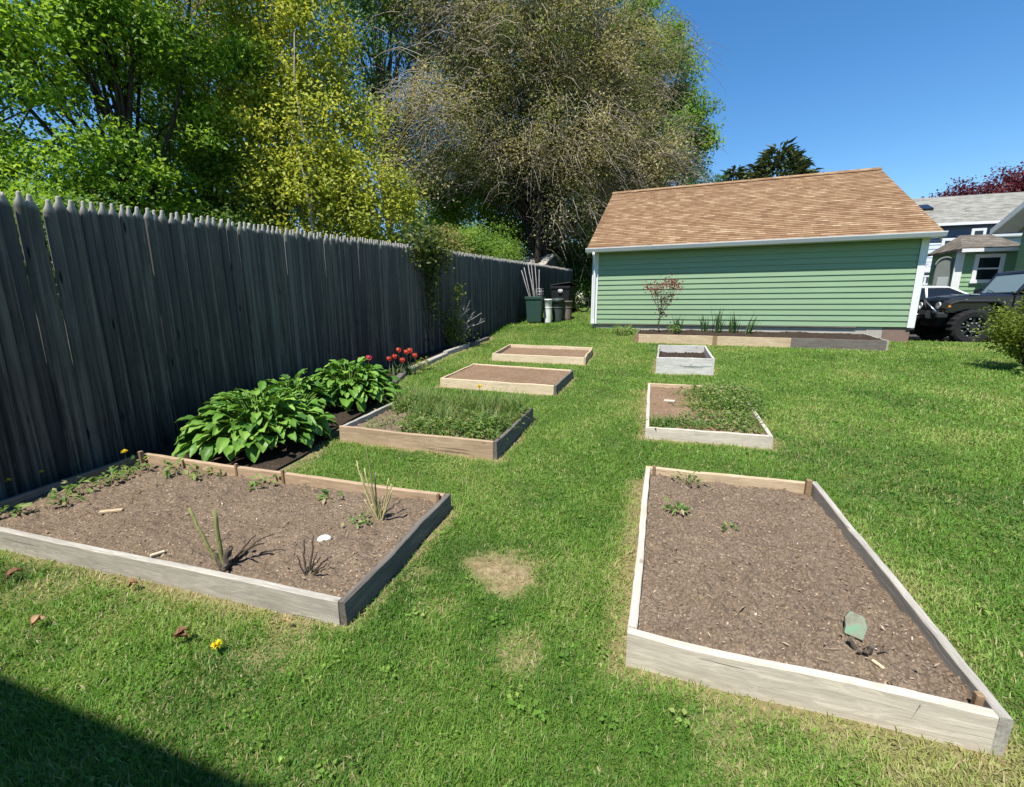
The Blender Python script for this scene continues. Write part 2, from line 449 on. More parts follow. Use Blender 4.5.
cd = bpy.data.cameras.new('camera'); co = bpy.data.objects.new('camera', cd); COL.objects.link(co); SC.camera = co
cd.sensor_fit = 'HORIZONTAL'; cd.sensor_width = 36; cd.lens = 432.88 / 1024 * 36
cd.clip_start = .05; cd.clip_end = 3000
p_, r_, y_ = R(11.475), R(-.118), R(18.048)
fw = Vector((-math.sin(y_) * math.cos(p_), math.cos(y_) * math.cos(p_), -math.sin(p_)))
rt = Vector((math.cos(y_), math.sin(y_), 0)); up = rt.cross(fw)
rt2 = rt * math.cos(r_) + up * math.sin(r_); up2 = up * math.cos(r_) - rt * math.sin(r_)
mm = Matrix(((rt2.x, up2.x, -fw.x), (rt2.y, up2.y, -fw.y), (rt2.z, up2.z, -fw.z)))
co.matrix_world = Matrix.Translation((0, 0, 1.6)) @ mm.to_4x4()

SC.view_settings.view_transform = 'Standard'; SC.view_settings.look = 'None'
SC.view_settings.exposure = 0.78; SC.view_settings.gamma = 1.0; SC.view_settings.use_curve_mapping = False
SC.render.engine = 'CYCLES'
cy = SC.cycles
cy.max_bounces = 8; cy.diffuse_bounces = 4; cy.glossy_bounces = 2; cy.transmission_bounces = 6; cy.transparent_max_bounces = 6
cy.use_denoising = True
cy.caustics_reflective = False; cy.caustics_refractive = False
SC.render.resolution_x = 1024; SC.render.resolution_y = 787

# ------------------------------------------------------------------ layout
# outer top corners of the beds (FL, FR, BR, BL) and board heights
BEDS = {}
def border_x(y):
    return np.interp(y, [2.64, 3.3, 3.9, 5.0, 6.0, 6.9, 9.2, 12.8, 14.0], [-3.15, -3.2, -3.45, -3.62, -4.1, -4.5, -4.8, -4.95, -5.35])
def fence_x(y): return np.interp(np.asarray(y, float), [-40, -4, 2, 10.0, 12.9, 17.2, 26, 40], [-1.0, -4.24, -4.78, -5.5, -5.40, -5.14, -4.6, -3.7])
def fence_top(y): return float(np.interp(y, [-4, 2.2, 3.8, 5.5, 8.2, 10.8, 14.9, 19.4, 26.7], [2.2, 2.47, 2.60, 2.71, 2.91, 3.08, 3.23, 3.41, 3.66]))

BEDS['R1'] = dict(c=[(-.032, 1.688), (1.236, 1.677), (1.221, 3.586), (.001, 3.56)], h=.154)
BEDS['L1'] = dict(c=[(-4.496, 1.385), (-1.344, 1.506), (-1.351, 2.684), (-4.549, 2.649)], h=.129)
BEDS['L2'] = dict(c=[(-3.175, 3.711), (-1.361, 3.704), (-1.349, 4.975), (-3.176, 4.99)], h=.17)
BEDS['L3'] = dict(c=[(-3.363, 6.437), (-1.362, 6.343), (-1.341, 7.68), (-3.391, 7.919)], h=.14)
BEDS['L4'] = dict(c=[(-3.453, 9.143), (-1.323, 9.034), (-1.396, 10.642), (-3.584, 10.805)], h=.155)
BEDS['R2'] = dict(c=[(-.027, 4.703), (1.193, 4.733), (1.251, 7.032), (-.041, 6.956)], h=.123)
BEDS['R3'] = dict(c=[(.072, 8.421), (1.067, 8.491), (1.096, 10.296), (.107, 10.217)], h=.305)
BEDS['R4'] = dict(c=[(-.501, 13.10), (5.321, 12.58), (5.45, 14.35), (-.44, 14.62)], h=.24)

def in_quad(x, y, c, mrg=0.0):
    ok = np.ones(len(x), bool)
    for i in range(4):
        (x0, y0), (x1, y1) = c[i], c[(i + 1) % 4]
        L = math.hypot(x1 - x0, y1 - y0)
        d = ((x1 - x0) * (y - y0) - (y1 - y0) * (x - x0)) / L
        ok &= d > -mrg
    return ok

def dist_quad(x, y, c):
    """distance outside a convex quad"""
    dm = np.full(len(x), 1e9)
    for i in range(4):
        (x0, y0), (x1, y1) = c[i], c[(i + 1) % 4]
        dx, dy = x1 - x0, y1 - y0
        t = np.clip(((x - x0) * dx + (y - y0) * dy) / (dx * dx + dy * dy), 0, 1)
        dm = np.minimum(dm, np.hypot(x - x0 - t * dx, y - y0 - t * dy))
    return dm

BARE = [(-.76, 2.13, .205, .98), (-.50, 1.60, .13, .5), (-.95, 1.75, .13, .3), (.35, 1.50, .16, .4), (1.0, 1.54, .2, .4), (-3.2, 1.25, .2, .4), (-1.55, 1.38, .16, .5), (-1.2, 2.0, .12, .5)]
def bareness(x, y):
    b = np.zeros(len(x))
    n = fbm(x * 6, y * 6, 5); n2 = fbm(x * 23, y * 23, 15, 3)
    for cx, cy_, r, s in BARE:
        d = np.hypot(x - cx, (y - cy_)) / r
        b = np.maximum(b, s * sstep(1.45, .45, d + (n - .5) * 1.7 + (n2 - .5) * .9))
    for nme, bd in BEDS.items():
        c = bd['c']
        near = (np.abs(x - c[0][0]) < 8)
        d = dist_quad(x, y, c)
        w = .055 if nme != 'R1' else .09
        b = np.maximum(b, .75 * sstep(w * 2.2, 0, d + (n - .5) * .12))
    # worn strip in front-right of the left bed, and along the border
    d = np.abs(x - border_x(y)) + (y < 2.6) * 9 + (y > 13.5) * 9
    b = np.maximum(b, .7 * sstep(.3, .0, d + (n - .5) * .3))
    return b

# ------------------------------------------------------------------ ground
def make_ground():
    xs = np.concatenate([[-900, -400, -200, -120, -70, -45, -30, -22, -16], np.arange(-12, 14.01, .13), [16, 20, 26, 35, 50, 80, 140, 250, 500, 900]])
    ys = np.concatenate([[-900, -400, -150, -60, -30, -15, -8, -4, -2], np.arange(-1, 24.01, .13), [26, 29, 33, 40, 50, 70, 100, 160, 300, 600, 1200]])
    X, Y = np.meshgrid(xs, ys); x = X.ravel(); y = Y.ravel()
    z = tz(x, y) + np.where((np.abs(x) < 14) & (y > -1) & (y < 24), (fbm(x * 1.7, y * 1.7, 2) - .5) * .03, 0) - .006
    z = np.where((x < fence_x(y) - 1.0) & (y < 40), z - .0, z)
    nx, ny = len(xs), len(ys)
    i = (np.arange(ny - 1)[:, None] * nx + np.arange(nx - 1)[None, :]).ravel()
    F = np.stack([i, i + 1, i + 1 + nx, i + nx], 1)
    b = bareness(x, y)
    o = bulk('ground', np.stack([x, y, z], 1), F, M['ground'], tint=b, smooth=True)
    a = o.data.attributes.new('far', 'FLOAT', 'POINT')
    a.data.foreach_set('value', sstep(14, 26, np.hypot(x, y)).astype(np.float32))
    tag(o, kind='structure')
make_ground()

# planted strip of dark soil along the fence
def strip(name, ylo, yhi, xl, xr, m, dz=.02, nx=14, step=.12, seed=3, amp=.05):
    ys = np.arange(ylo, yhi + .001, step); u = np.linspace(0, 1, nx)
    Y, U = np.meshgrid(ys, u, indexing='ij')
    X = xl(Y) * (1 - U) + xr(Y) * U
    Z = tz(X, Y) + dz + (fbm(X * 4, Y * 4, seed) - .4) * amp * np.sin(np.pi * np.clip(U, .0, 1)) ** .5
    V = np.stack([X, Y, Z], -1).reshape(-1, 3)
    i = (np.arange(len(ys) - 1)[:, None] * nx + np.arange(nx - 1)[None, :]).ravel()
    F = np.stack([i, i + nx, i + nx + 1, i + 1], 1)
    return tag(bulk(name, V, F, m, smooth=True), kind='structure')
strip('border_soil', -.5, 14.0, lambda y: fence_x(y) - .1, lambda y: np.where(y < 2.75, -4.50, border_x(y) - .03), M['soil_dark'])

# ------------------------------------------------------------------ lawn
def make_lawn():
    th0, th1 = R(-84), R(80)
    n0 = 1400000
    # radial sampling with density ~ r^-1.6 beyond 2.2 m
    r = np.concatenate([np.sqrt(rng.uniform(.5 ** 2, 2.3 ** 2, int(n0 * .14))), (rng.uniform(2.3 ** .42, 24 ** .42, int(n0 * .86))) ** (1 / .42)])
    th = rng.uniform(th0, th1, len(r))
    x = r * np.sin(th); y = r * np.cos(th)
    keep = (y > -.6) & (x > fence_x(y) + .02) & ~((th > R(52)) & (r > 9))
    for nme, bd in BEDS.items(): keep &= ~in_quad(x, y, bd['c'], .004)
    keep &= ~((y > 2.6) & (y < 13.8) & (x < border_x(y)))
    keep &= ~((y <= 2.75) & (x < -4.45) & (y > 1.2))
    # garage footprint, driveway
    gx = (x + 2.038) * math.cos(-.054) + (y - 15.033) * math.sin(-.054); gy = -(x + 2.038) * math.sin(-.054) + (y - 15.033) * math.cos(-.054)
    keep &= ~((gx > -.02) & (gx < 8.7) & (gy > -.04))
    keep &= ~((x > 6.4) & (y > 14.9 + .15 * np.sin(x * 3)))
    x, y, r = x[keep], y[keep], r[keep]
    b = bareness(x, y)
    keep = rng.random(len(x)) > np.clip(b * (.55 + .8 * fbm(x * 19, y * 19, 44, 3)), 0, .97)
    x, y, r, b = x[keep], y[keep], r[keep], b[keep]
    n = len(x)
    big = fbm(x * .9, y * .9, 21); med = fbm(x * 3.1, y * 3.1, 31); cl = vnoise(x * 14, y * 14, 41)
    far = sstep(2, 10, r)
    h = (.017 + .022 * med + .016 * cl) * rng.uniform(.55, 1.4, n) * (1 + .25 * far)
    h *= 1 - .45 * b
    edge = np.full(n, 9.0)
    for nme, bd in BEDS.items(): edge = np.minimum(edge, dist_quad(x, y, bd['c']))
    h *= 1 + .5 * sstep(.16, .02, edge) * rng.random(n)
    fe = x - fence_x(y)
    h *= 1 + 1.0 * sstep(.5, .1, fe) + .5 * ((y > 13.6) & (x < 6)) * sstep(13.6, 14.6, y)
    w = (.0019 + .00088 * r ** .95) * rng.uniform(.7, 1.3, n)
    broad = rng.random(n) < .045 + .05 * sstep(.55, .7, fbm(x * 2.7 + 3, y * 2.7, 91))
    w = np.where(broad & (r < 9), w * 3.4, w); h = np.where(broad, h * .8, h)
    az = rng.uniform(0, 2 * np.pi, n) + 1.5 * (vnoise(x * 5, y * 5, 8) - .5)
    lean = np.abs(rng.normal(.62, .38, n)) + .45 * broad
    tint = .47 + .40 * (big - .5) * 1.7 + .55 * (med - .5) + rng.normal(0, .10, n)
    # clover and lush patches
    lush = sstep(.58, .72, fbm(x * 1.6 + 50, y * 1.6, 77))
    tint -= .14 * lush * (r < 9)
    tint += .06 * sstep(3, 9, r)
    tint += .40 * b
    tint = np.where(broad, tint + .16 * rng.random(n), tint)
    gold = sstep(.54, .70, fbm(x * 1.25 + 31, y * 1.25 + 7, 66)) * (1 - .6 * far)
    tint += .13 * gold
    dead = rng.random(n) < (.045 + .11 * sstep(.52, .70, fbm(x * 2.3 + 9, y * 2.3, 57)) * (1 - .5 * far) + .08 * gold + .55 * b)
    tint = np.where(dead, rng.uniform(.78, 1.0, n), np.clip(tint, .03, .80))
    V, F = blades(x, y, tz(x, y) - .008 + (fbm(x * 1.7, y * 1.7, 2) - .5) * .03, h, w, az, lean)
    # clover and plantain rosettes among the blades
    pick = rng.choice(np.where((r < 8) & (b < .3))[0], 420)
    kk = 9; ci = np.repeat(pick, kk); m = len(ci)
    aa = rng.uniform(0, 6.28, m); rr = rng.uniform(.0, .035, m)
    P = np.stack([x[ci] + rr * np.cos(aa), y[ci] + rr * np.sin(aa), tz(x[ci], y[ci]) + rng.uniform(.012, .032, m)], 1)
    sz = np.repeat(rng.uniform(.013, .026, len(pick)), kk) * rng.uniform(.7, 1.2, m)
    V2, F2 = leaves(P, np.stack([np.cos(aa), np.sin(aa), rng.normal(.1, .25, m)], 1), np.stack([rng.normal(0, .25, m), rng.normal(0, .25, m), np.ones(m)], 1), sz, sz * .75, .12, .1)
    T2 = np.clip(np.repeat(rng.uniform(.30, .74, len(pick)), kk) + rng.normal(0, .05, m), 0, .78)
    V, F, T = merge([(V, F, np.repeat(tint, 5)), (V2, F2, np.repeat(T2, 4))])
    o = bulk('lawn_grass', V, F, M['grass'], tint=T)
    tag(o, 'short bright green lawn grass growing around the raised beds', 'grass', kind='stuff')
make_lawn()

# ------------------------------------------------------------------ raised beds
def board(parent, p0, p1, h, m, t=.038, name='board', e0=0.0, e1=0.0, seed=0, org=None):
    p0 = Vector(p0); p1 = Vector(p1)
    X = (p1 - p0).normalized(); p0 = p0 + X * e0; p1 = p1 - X * e1
    L = (p1 - p0).length
    Yv = Vector((-X.y, X.x, 0)).normalized(); Z = X.cross(Yv).normalized()
    if Z.z < 0: Z = -Z
    n = 26; c = .005
    prof = [(0, -h - .05), (0, -c), (c, 0), (t - c, 0), (t, -c), (t, -h - .05)]
    rs = np.random.default_rng(seed + 100)
    vs = []; fs = []
    dz = np.interp(np.linspace(0, 1, n), np.linspace(0, 1, 7), rs.normal(0, .0022, 7)) + rs.normal(0, .0009, n)
    dy = np.interp(np.linspace(0, 1, n), np.linspace(0, 1, 4), [0, rs.normal(0, .006), rs.normal(0, .006), 0])
    for i in range(n):
        u = i / (n - 1)
        for j, (a, b) in enumerate(prof):
            jit = rs.normal(0, .0008)
            vs.append((u * L, a + dy[i] + jit, b + (dz[i] if j in (1, 2, 3, 4) else 0)))
    k = len(prof)
    for i in range(n - 1):
        for j in range(k):
            a = i * k + j; b = i * k + (j + 1) % k
            fs.append((a, b, b + k, a + k))
    mb = MB(); mb.add(vs, fs); mb.f.append(list(range(k))); mb.sm.append(False); mb.f.append([(n - 1) * k + j for j in range(k)]); mb.sm.append(False)
    o = mb.build(name, m, parent)
    rel = p0 - Vector(parent.location)
    o.matrix_local = Matrix(((X.x, Yv.x, Z.x, rel.x), (X.y, Yv.y, Z.y, rel.y), (X.z, Yv.z, Z.z, rel.z), (0, 0, 0, 1)))
    return o

def bilin(c, u, v):
    c = np.asarray(c, float)
    u = u[..., None]; v = v[..., None]
    return (c[0] * (1 - u) + c[1] * u) * (1 - v) + (c[3] * (1 - u) + c[2] * u) * v

def bed(key, label, mats, drop=.05, soil='soil', t=.038, front=None, chips=600, posts=(), mound=.012, rough=1.0, post_m='wood_brown', layers=1):
    bd = BEDS[key]; h = bd['h']
    c3 = [(x, y, .042 * y + h) for x, y in bd['c']]
    root = empty('raised_bed', c3[0][:2] + (c3[0][2] - h,), 0, label, 'raised bed', 'raised garden beds on the lawn')
    FL, FR, BR, BL = [Vector(p) for p in c3]
    sd = hash(key) % 1000 if False else sum(map(ord, key)) * 7
    if front is None:
        if layers == 1:
            board(root, FL, FR, h, M[mats[0]], t, e1=t + .002, seed=sd)
        else:
            hh = h / layers
            for q in range(layers):
                dz = Vector((0, 0, -q * (hh + .001)))
                b_ = board(root, FL + dz, FR + dz, hh - (.05 if q < layers - 1 else 0), M[mats[0]], t, e1=t + .002, seed=sd + q)
    else:
        for i, (a, b, mm_) in enumerate(front):
            board(root, FL.lerp(FR, a), FL.lerp(FR, b), h, M[mm_], t, e0=.002, e1=(t + .002 if b == 1 else .002), seed=sd + i)
    board(root, FR, BR, h, M[mats[1]], t, seed=sd + 11)
    board(root, BR, BL, h, M[mats[2]], t, e0=t + .002, seed=sd + 12)
    board(root, BL, FL, h, M[mats[3]], t, e0=t + .002, e1=t + .002, seed=sd + 13)
    # soil
    inner = []
    cen = (FL + FR + BR + BL) / 4
    for p in c3:
        d = Vector(p) - cen
        q = Vector(p) - Vector((math.copysign(t * .8, d.x), math.copysign(t * .8, d.y), 0))
        inner.append(tuple(q))
    n = 150 if key in ('R1', 'L1') else 80
    u, v = np.meshgrid(np.linspace(0, 1, n), np.linspace(0, 1, n), indexing='ij')
    P = bilin(inner, u, v)
    nz = (fbm(P[..., 0] * 3, P[..., 1] * 3, sd) - .5) * .05 + (fbm(P[..., 0] * 16, P[..., 1] * 16, sd + 1) - .5) * .034 + np.clip(fbm(P[..., 0] * 34, P[..., 1] * 34, sd + 2) - .56, 0, 1) * .10 + (rng.random((n, n)) - .5) * .007
    edge = np.minimum(np.minimum(u, 1 - u), np.minimum(v, 1 - v))
    dr = drop if not callable(drop) else drop(u, v)
    P[..., 2] += -dr + nz * rough + mound * sstep(0, .3, edge)
    loc = np.array(root.location)
    i = (np.arange(n - 1)[:, None] * n + np.arange(n - 1)[None, :]).ravel()
    F = np.stack([i, i + n, i + n + 1, i + 1], 1)
    bulk('soil', P.reshape(-1, 3) - loc, F, M[soil], root, smooth=True)
    # loose wood chips and straw on the soil
    if chips:
        k = int(chips * 1.3)
        ui, vi = rng.integers(1, n - 1, k), rng.integers(1, n - 1, k)
        Q = P[ui, vi] + rng.normal(0, .008, (k, 3)) * [1, 1, 0] + [0, 0, .004]
        a = rng.uniform(0, 2 * np.pi, k); D = np.stack([np.cos(a), np.sin(a), rng.normal(0, .25, k)], 1)
        N = np.stack([rng.normal(0, .35, k), rng.normal(0, .35, k), np.ones(k)], 1)
        L = rng.gamma(2.0, .006, k) + .004; Wd = np.minimum(L * rng.uniform(.15, .55, k), .009)
        st = rng.random(k) < .15
        L = np.where(st, L * 3.2, L); Wd = np.where(st, .0028, Wd)
        V1, F1 = leaves(Q, D, N, L, Wd, .3)
        tag(bulk('loose_chips', V1 - loc, F1, M['chip'], root, tint=np.repeat(rng.beta(1.6, 1.8, k), 4)), kind='stuff')
    for (u_, v_, hh, wd) in posts:
        p = bilin([tuple(q) for q in inner], np.array(u_), np.array(v_)) - loc
        mb = MB(); mb.box(p[0] - wd, p[0] + wd, p[1] - wd, p[1] + wd, p[2] - .25, p[2] + hh, ch=.003)
        mb.build('corner_stake', M[post_m], root)
    bd['root'] = root; bd['P'] = P
    def zat(x, y):
        d = (P[..., 0] - x) ** 2 + (P[..., 1] - y) ** 2
        k_ = np.unravel_index(np.argmin(d), d.shape); return float(P[k_][2])
    bd['z'] = zat
    return root

bed('R1', 'nearest right bed of pale boards holding bare soil and a green slab', ['wood_pale', 'wood_grey', 'wood_tan', 'wood_pale'], drop=lambda u, v: .035 + .03 * v + .02 * u, chips=1500,
    posts=[(.966, .985, .036, .018), (.03, .99, .026, .011), (.978, .022, .018, .012)])
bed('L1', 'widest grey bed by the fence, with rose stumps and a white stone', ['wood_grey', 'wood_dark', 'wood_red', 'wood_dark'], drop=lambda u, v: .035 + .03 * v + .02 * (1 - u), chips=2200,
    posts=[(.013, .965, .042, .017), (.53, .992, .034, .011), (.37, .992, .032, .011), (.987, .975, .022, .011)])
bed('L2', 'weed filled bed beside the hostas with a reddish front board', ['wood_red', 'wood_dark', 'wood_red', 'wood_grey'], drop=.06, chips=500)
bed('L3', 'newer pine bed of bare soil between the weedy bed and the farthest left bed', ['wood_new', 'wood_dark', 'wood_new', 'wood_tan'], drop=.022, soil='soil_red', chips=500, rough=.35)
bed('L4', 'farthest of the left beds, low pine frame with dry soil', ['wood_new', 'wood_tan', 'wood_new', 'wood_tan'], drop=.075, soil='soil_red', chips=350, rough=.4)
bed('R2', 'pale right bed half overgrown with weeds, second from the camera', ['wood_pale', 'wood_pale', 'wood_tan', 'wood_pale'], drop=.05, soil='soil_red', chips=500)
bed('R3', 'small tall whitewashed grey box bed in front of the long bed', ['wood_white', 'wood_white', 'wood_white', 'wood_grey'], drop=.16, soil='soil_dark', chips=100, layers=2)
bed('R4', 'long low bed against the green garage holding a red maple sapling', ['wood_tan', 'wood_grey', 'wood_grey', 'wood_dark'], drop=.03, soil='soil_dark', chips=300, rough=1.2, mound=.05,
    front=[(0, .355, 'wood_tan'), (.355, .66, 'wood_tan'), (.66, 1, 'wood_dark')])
# dark brackets on the long bed
for fr in (.005, .357):
    c = BEDS['R4']; (x0, y0), (x1, y1) = c['c'][0], c['c'][1]
    x = x0 + (x1 - x0) * fr; y = y0 + (y1 - y0) * fr
    mb = MB(); mb.box(-.055, .055, -.012, .0, -.03, .242, ch=.004)
    o = mb.build('corner_stake', M['wood_brown'], c['root']); o.location = Vector((x, y - .006, tzf(x, y))) - Vector(c['root'].location)

def zbed(k, x, y): return BEDS[k]['z'](x, y)

# ------------------------------------------------------------------ plants in the beds
def canes(name, m, base, specs, parent=None, sides=6):
    """specs: (dx,dy,dz,r0,r1,bend)"""
    mb = MB()
    for (dx, dy, dz, r0, r1, bend) in specs:
        p0 = Vector((0, 0, -.03)) + Vector((dx, dy, 0)) * .08; p3 = Vector((dx, dy, dz))
        side = Vector((-dy, dx, 0)) * bend + Vector((.0, 0, abs(bend) * .1))
        pts = [p0.lerp(p3, t) + side * math.sin(math.pi * t) + Vector((random.uniform(-1, 1), random.uniform(-1, 1), 0)) * .004 for t in np.linspace(0, 1, 8)]
        mb.tube(pts, list(np.linspace(r0, r1, 8)), sides)
    return mb.build(name, m, parent, base if parent is None else (0, 0, 0))

def sprig(name, label, cat, base, n, spread, height, L, m, group=None, seed=0, stem=True, wr=.55, tilt=.5):
    """small leafy plant: stems plus leaf pairs"""
    rs = np.random.default_rng(seed)
    root = empty(name, base, 0, label, cat, group)
    a = rs.uniform(0, 2 * np.pi, n); rr = spread * np.sqrt(rs.random(n))
    hz = height * rs.uniform(.25, 1, n)
    P = np.stack([rr * np.cos(a), rr * np.sin(a), hz], 1)
    ad = a + rs.normal(0, .7, n)
    D = np.stack([np.cos(ad), np.sin(ad), rs.normal(.15, tilt, n)], 1)
    N = np.stack([rs.normal(0, .3, n), rs.normal(0, .3, n), np.ones(n)], 1)
    Ls = L * rs.uniform(.6, 1.2, n)
    V, F = leaves(P, D, N, Ls, Ls * wr, .18, .12)
    bulk('foliage', V, F, m, root, tint=np.repeat(np.clip(rs.normal(.5, .22, n), 0, 1), 4))
    if stem:
        k = max(3, n // 5)
        b0 = np.zeros((k, 3)); b0[:, :2] = rs.normal(0, spread * .15, (k, 2)); b0[:, 2] = -.02
        e = P[:k]
        paths = np.stack([b0, b0 * .5 + e * .5 + [0, 0, .3 * height], e], 1)
        V, F = tubes(paths, np.full((k, 3), .0022), 4)
        bulk('stem', V, F, M['cane'], root)
    return root

# rose stump in the left bed
x, y = -2.22, 1.585; z = zbed('L1', x, y)
root = empty('rose_stump', (x, y, z), 0, 'cut rose stump with two tall green canes beside the front board', 'rose stump')
canes('cane', M['cane'], None, [(-.19, -.01, .335, .011, .008, .06), (-.03, .01, .33, .014, .011, .02)], root)
canes('stump', M['bark_mid'], None, [(.02, .02, .10, .026, .015, .08), (-.05, 0, .075, .016, .009, .15), (.0, .06, .09, .020, .011, .1), (.05, .01, .06, .014, .010, .1), (.05, -.04, .03, .012, .006, .2)], root)
canes('twig', M['cane_dark'], None, [(.16, .13, .10, .010, .004, .2), (.12, .05, .09, .011, .004, .3), (.21, .16, .15, .005, .003, .2), (.10, .13, .14, .006, .003, .1)], root)
# dark cut shrub
x, y = -1.71, 1.66; z = zbed('L1', x, y)
o = canes('cut_shrub', M['cane_dark'], (x, y, z), [(-.07, .07, .17, .006, .004, .1), (-.02, .09, .19, .007, .004, .0), (-.07, .01, .11, .005, .003, .1), (.03, .05, .12, .006, .003, .05), (.09, .05, .09, .005, .003, .1), (.10, .01, .07, .005, .003, .1)], None)
tag(o, 'small dark cut back shrub of bare twigs beside the white stone', 'shrub')
# straw stalks near the back of the bed
x, y = -1.70, 2.30; z = zbed('L1', x, y)
root = empty('stalk_clump', (x, y, z), 0, 'clump of tall dry stalks at the back right of the widest bed', 'dry plant')
canes('stalk', M['straw'], None, [(-.19, .05, .38, .007, .004, .08), (-.12, .03, .34, .007, .004, .0), (-.05, .06, .31, .008, .004, .1), (.06, .05, .28, .006, .004, .0), (.13, -.02, .24, .007, .005, .0), (.10, .02, .26, .006, .004, .05), (.04, .0, .17, .005, .004, .1), (-.09, -.02, .14, .006, .004, .1), (-.03, -.03, .12, .007, .005, .0), (.02, .04, .10, .008, .006, 0)], root)
canes('cane', M['cane'], None, [(-.08, .02, .56, .007, .0035, .05), (-.15, .04, .30, .006, .003, .05), (.0, .01, .16, .007, .004, 0)], root)
V, F = leaves(rng.normal(0, .05, (30, 3)) * [1, 1, .2] + [-.10, -.06, .02], rng.normal(0, 1, (30, 3)), rng.normal(0, .3, (30, 3)) + [0, 0, 1], .035, .025)
bulk('foliage', V, F, M['leaf_weed'], root, tint=np.repeat(rng.random(30), 4))

# stones and sticks
def rock(name, label, loc, s, m, rough=.16, seed=0, cat='stone', rz=0.3, flat=1.0, dense=3):
    import bmesh
    bm = bmesh.new(); bmesh.ops.create_icosphere(bm, subdivisions=dense, radius=1)
    rs = np.random.default_rng(seed); dirs = rs.normal(0, 1, (9, 3)); dirs /= np.linalg.norm(dirs, axis=1)[:, None]
    for v in bm.verts:
        p = np.array(v.co); d = dirs @ p
        k = 1 - rough * np.clip(d - .45, 0, 1).sum() + rs.normal(0, .008)
        v.co = Vector((p[0] * k * s[0], p[1] * k * s[1], p[2] * k * s[2]))
    me = bpy.data.meshes.new(name); bm.to_mesh(me); bm.free()
    me.polygons.foreach_set('use_smooth', [True] * len(me.polygons))
    o = link_mesh(name, me, m, None, loc); o.rotation_euler = (0, 0, rz)
    return tag(o, label, cat)
M['white_stone'] = plain('white_stone', (.72, .70, .66), .8, 0, .2, .2, 30, .5)
x, y = -1.87, 1.97; z = zbed('L1', x, y)
rock('stone', 'white stone lying on the soil of the widest bed', (x, y, z + .018), (.045, .035, .030), M['white_stone'], .22, 4)
def stick(label, x, y, k, L, rz, m, w=.012, th=.008, name='wood_scrap', cat='wood scrap'):
    z = zbed(k, x, y) if k else tzf(x, y) + .02
    mb = MB(); mb.box(-L / 2, L / 2, -w, w, 0, th * 2, ch=.003)
    o = mb.build(name, M[m], None, (x, y, z + .004)); o.rotation_euler = (random.uniform(-.1, .1), random.uniform(-.08, .08), rz)
    return tag(o, label, cat)
stick('pale wood scrap lying on soil near the left end of the widest bed', -3.60, 1.83, 'L1', .13, .75, 'wood_tan', .017, .009)
stick('small pale wood chip standing by the front board left of the rose stump', -2.72, 1.56, 'L1', .07, 1.2, 'wood_new', .01, .008)
stick('pale wood scrap on the bare soil of the overgrown right bed', .25, 6.02, 'R2', .14, -.2, 'wood_pale', .03, .012)
stick('pale wood chip on the soil below the green slab', .93, 1.86, 'R1', .045, -.9, 'wood_new', .007, .005)

# slab and root stub in the near right bed
M['slab'] = plain('mossy_slab', (.175, .19, .145), .85, 0, .2, .35, 9, .8)
k = NT('green_slab'); v = k.coord(); f = k.noise(v, 14, 6, .65)
c = k.ramp(f, [(.3, (.10, .10, .075)), (.5, (.20, .205, .155)), (.62, (.13, .27, .17)), (.8, (.26, .26, .2))])
M['slab'] = k.done(k.pbsdf(c, .85, k.bump(f, .6, .01), .2))
x, y = .905, 2.02; z = zbed('R1', x, y)
mb = MB(); mb.prism([(-.038, -.040), (.030, -.046), (.043, .012), (.028, .052), (-.022, .058), (-.040, .026), (-.034, -.010)], -.011, .011)
o = mb.build('stone_slab', M['slab'], None, (x, y, z + .036), bevel=.004); o.rotation_euler = (R(-38), R(5), R(-10))
tag(o, 'small greenish slab leaning on the soil of the nearest right bed', 'stone slab')
x, y = .90, 1.93; z = zbed('R1', x, y)
o = canes('root_stub', M['bark_mid'], (x, y, z), [(-.05, .0, .045, .012, .008, .1), (.03, -.02, .05, .014, .008, .0), (.0, -.04, .03, .013, .007, .1), (-.03, -.05, .035, .010, .006, 0), (.07, .02, .03, .006, .003, 0), (.09, -.01, .05, .004, .002, 0)], None)
tag(o, 'broken root stub sticking out of the soil just below the slab', 'root stub')

# weeds in beds
G = 'small weeds in the beds'
wl = 'small leafy weed along the shaded left side of the widest bed'
for i, (x, y, n, s, h, lab) in enumerate([
        (-4.28, 1.62, 26, .07, .07, 'low weed in the front left corner of the widest bed'),
        (-4.10, 1.83, 40, .08, .09, 'leafy weed third from the front corner of the widest bed'),
        (-4.22, 1.98, 44, .09, .12, 'bright weed with pale flower heads beside the shaded left board'),
        (-4.22, 2.18, 44, .09, .11, 'bushy weed in front of the tall dandelion'),
        (-4.28, 2.38, 50, .12, .11, 'low broad weed near the back left corner of the widest bed'),
        (-3.92, 2.52, 40, .12, .08, 'sparse weed below the back board behind the wood scrap'),
        (-3.60, 2.53, 30, .10, .07, 'brownish weed below the middle of the back board'),
        (-2.95, 2.53, 24, .09, .06, 'withered weed right of the stake on the back board'),
        (-2.2, 2.42, 20, .07, .04, 'tiny weed between the white stone and the back board')]):
    sprig('weed_plant', lab, 'weed', (x, y, zbed('L1', x, y)), int(n * .68), s, h * 1.1, .066, M['leaf_weed'], G, 40 + i)
sprig('weed_plant', 'dark green seedling on the soil of the nearest right bed', 'weed', (.21, 2.93, zbed('R1', .21, 2.93)), 26, .06, .05, .05, M['leaf_weed'], G, 61)
sprig('weed_plant', 'sparse weed with stalks against the back board of the nearest right bed', 'weed', (.32, 3.46, zbed('R1', .32, 3.46)), 30, .11, .10, .04, M['leaf_weed'], G, 62)
sprig('weed_plant', 'very small seedling in the middle of the nearest right bed', 'weed', (.52, 2.75, zbed('R1', .52, 2.75)), 14, .05, .03, .03, M['leaf_weed'], G, 63, stem=False)

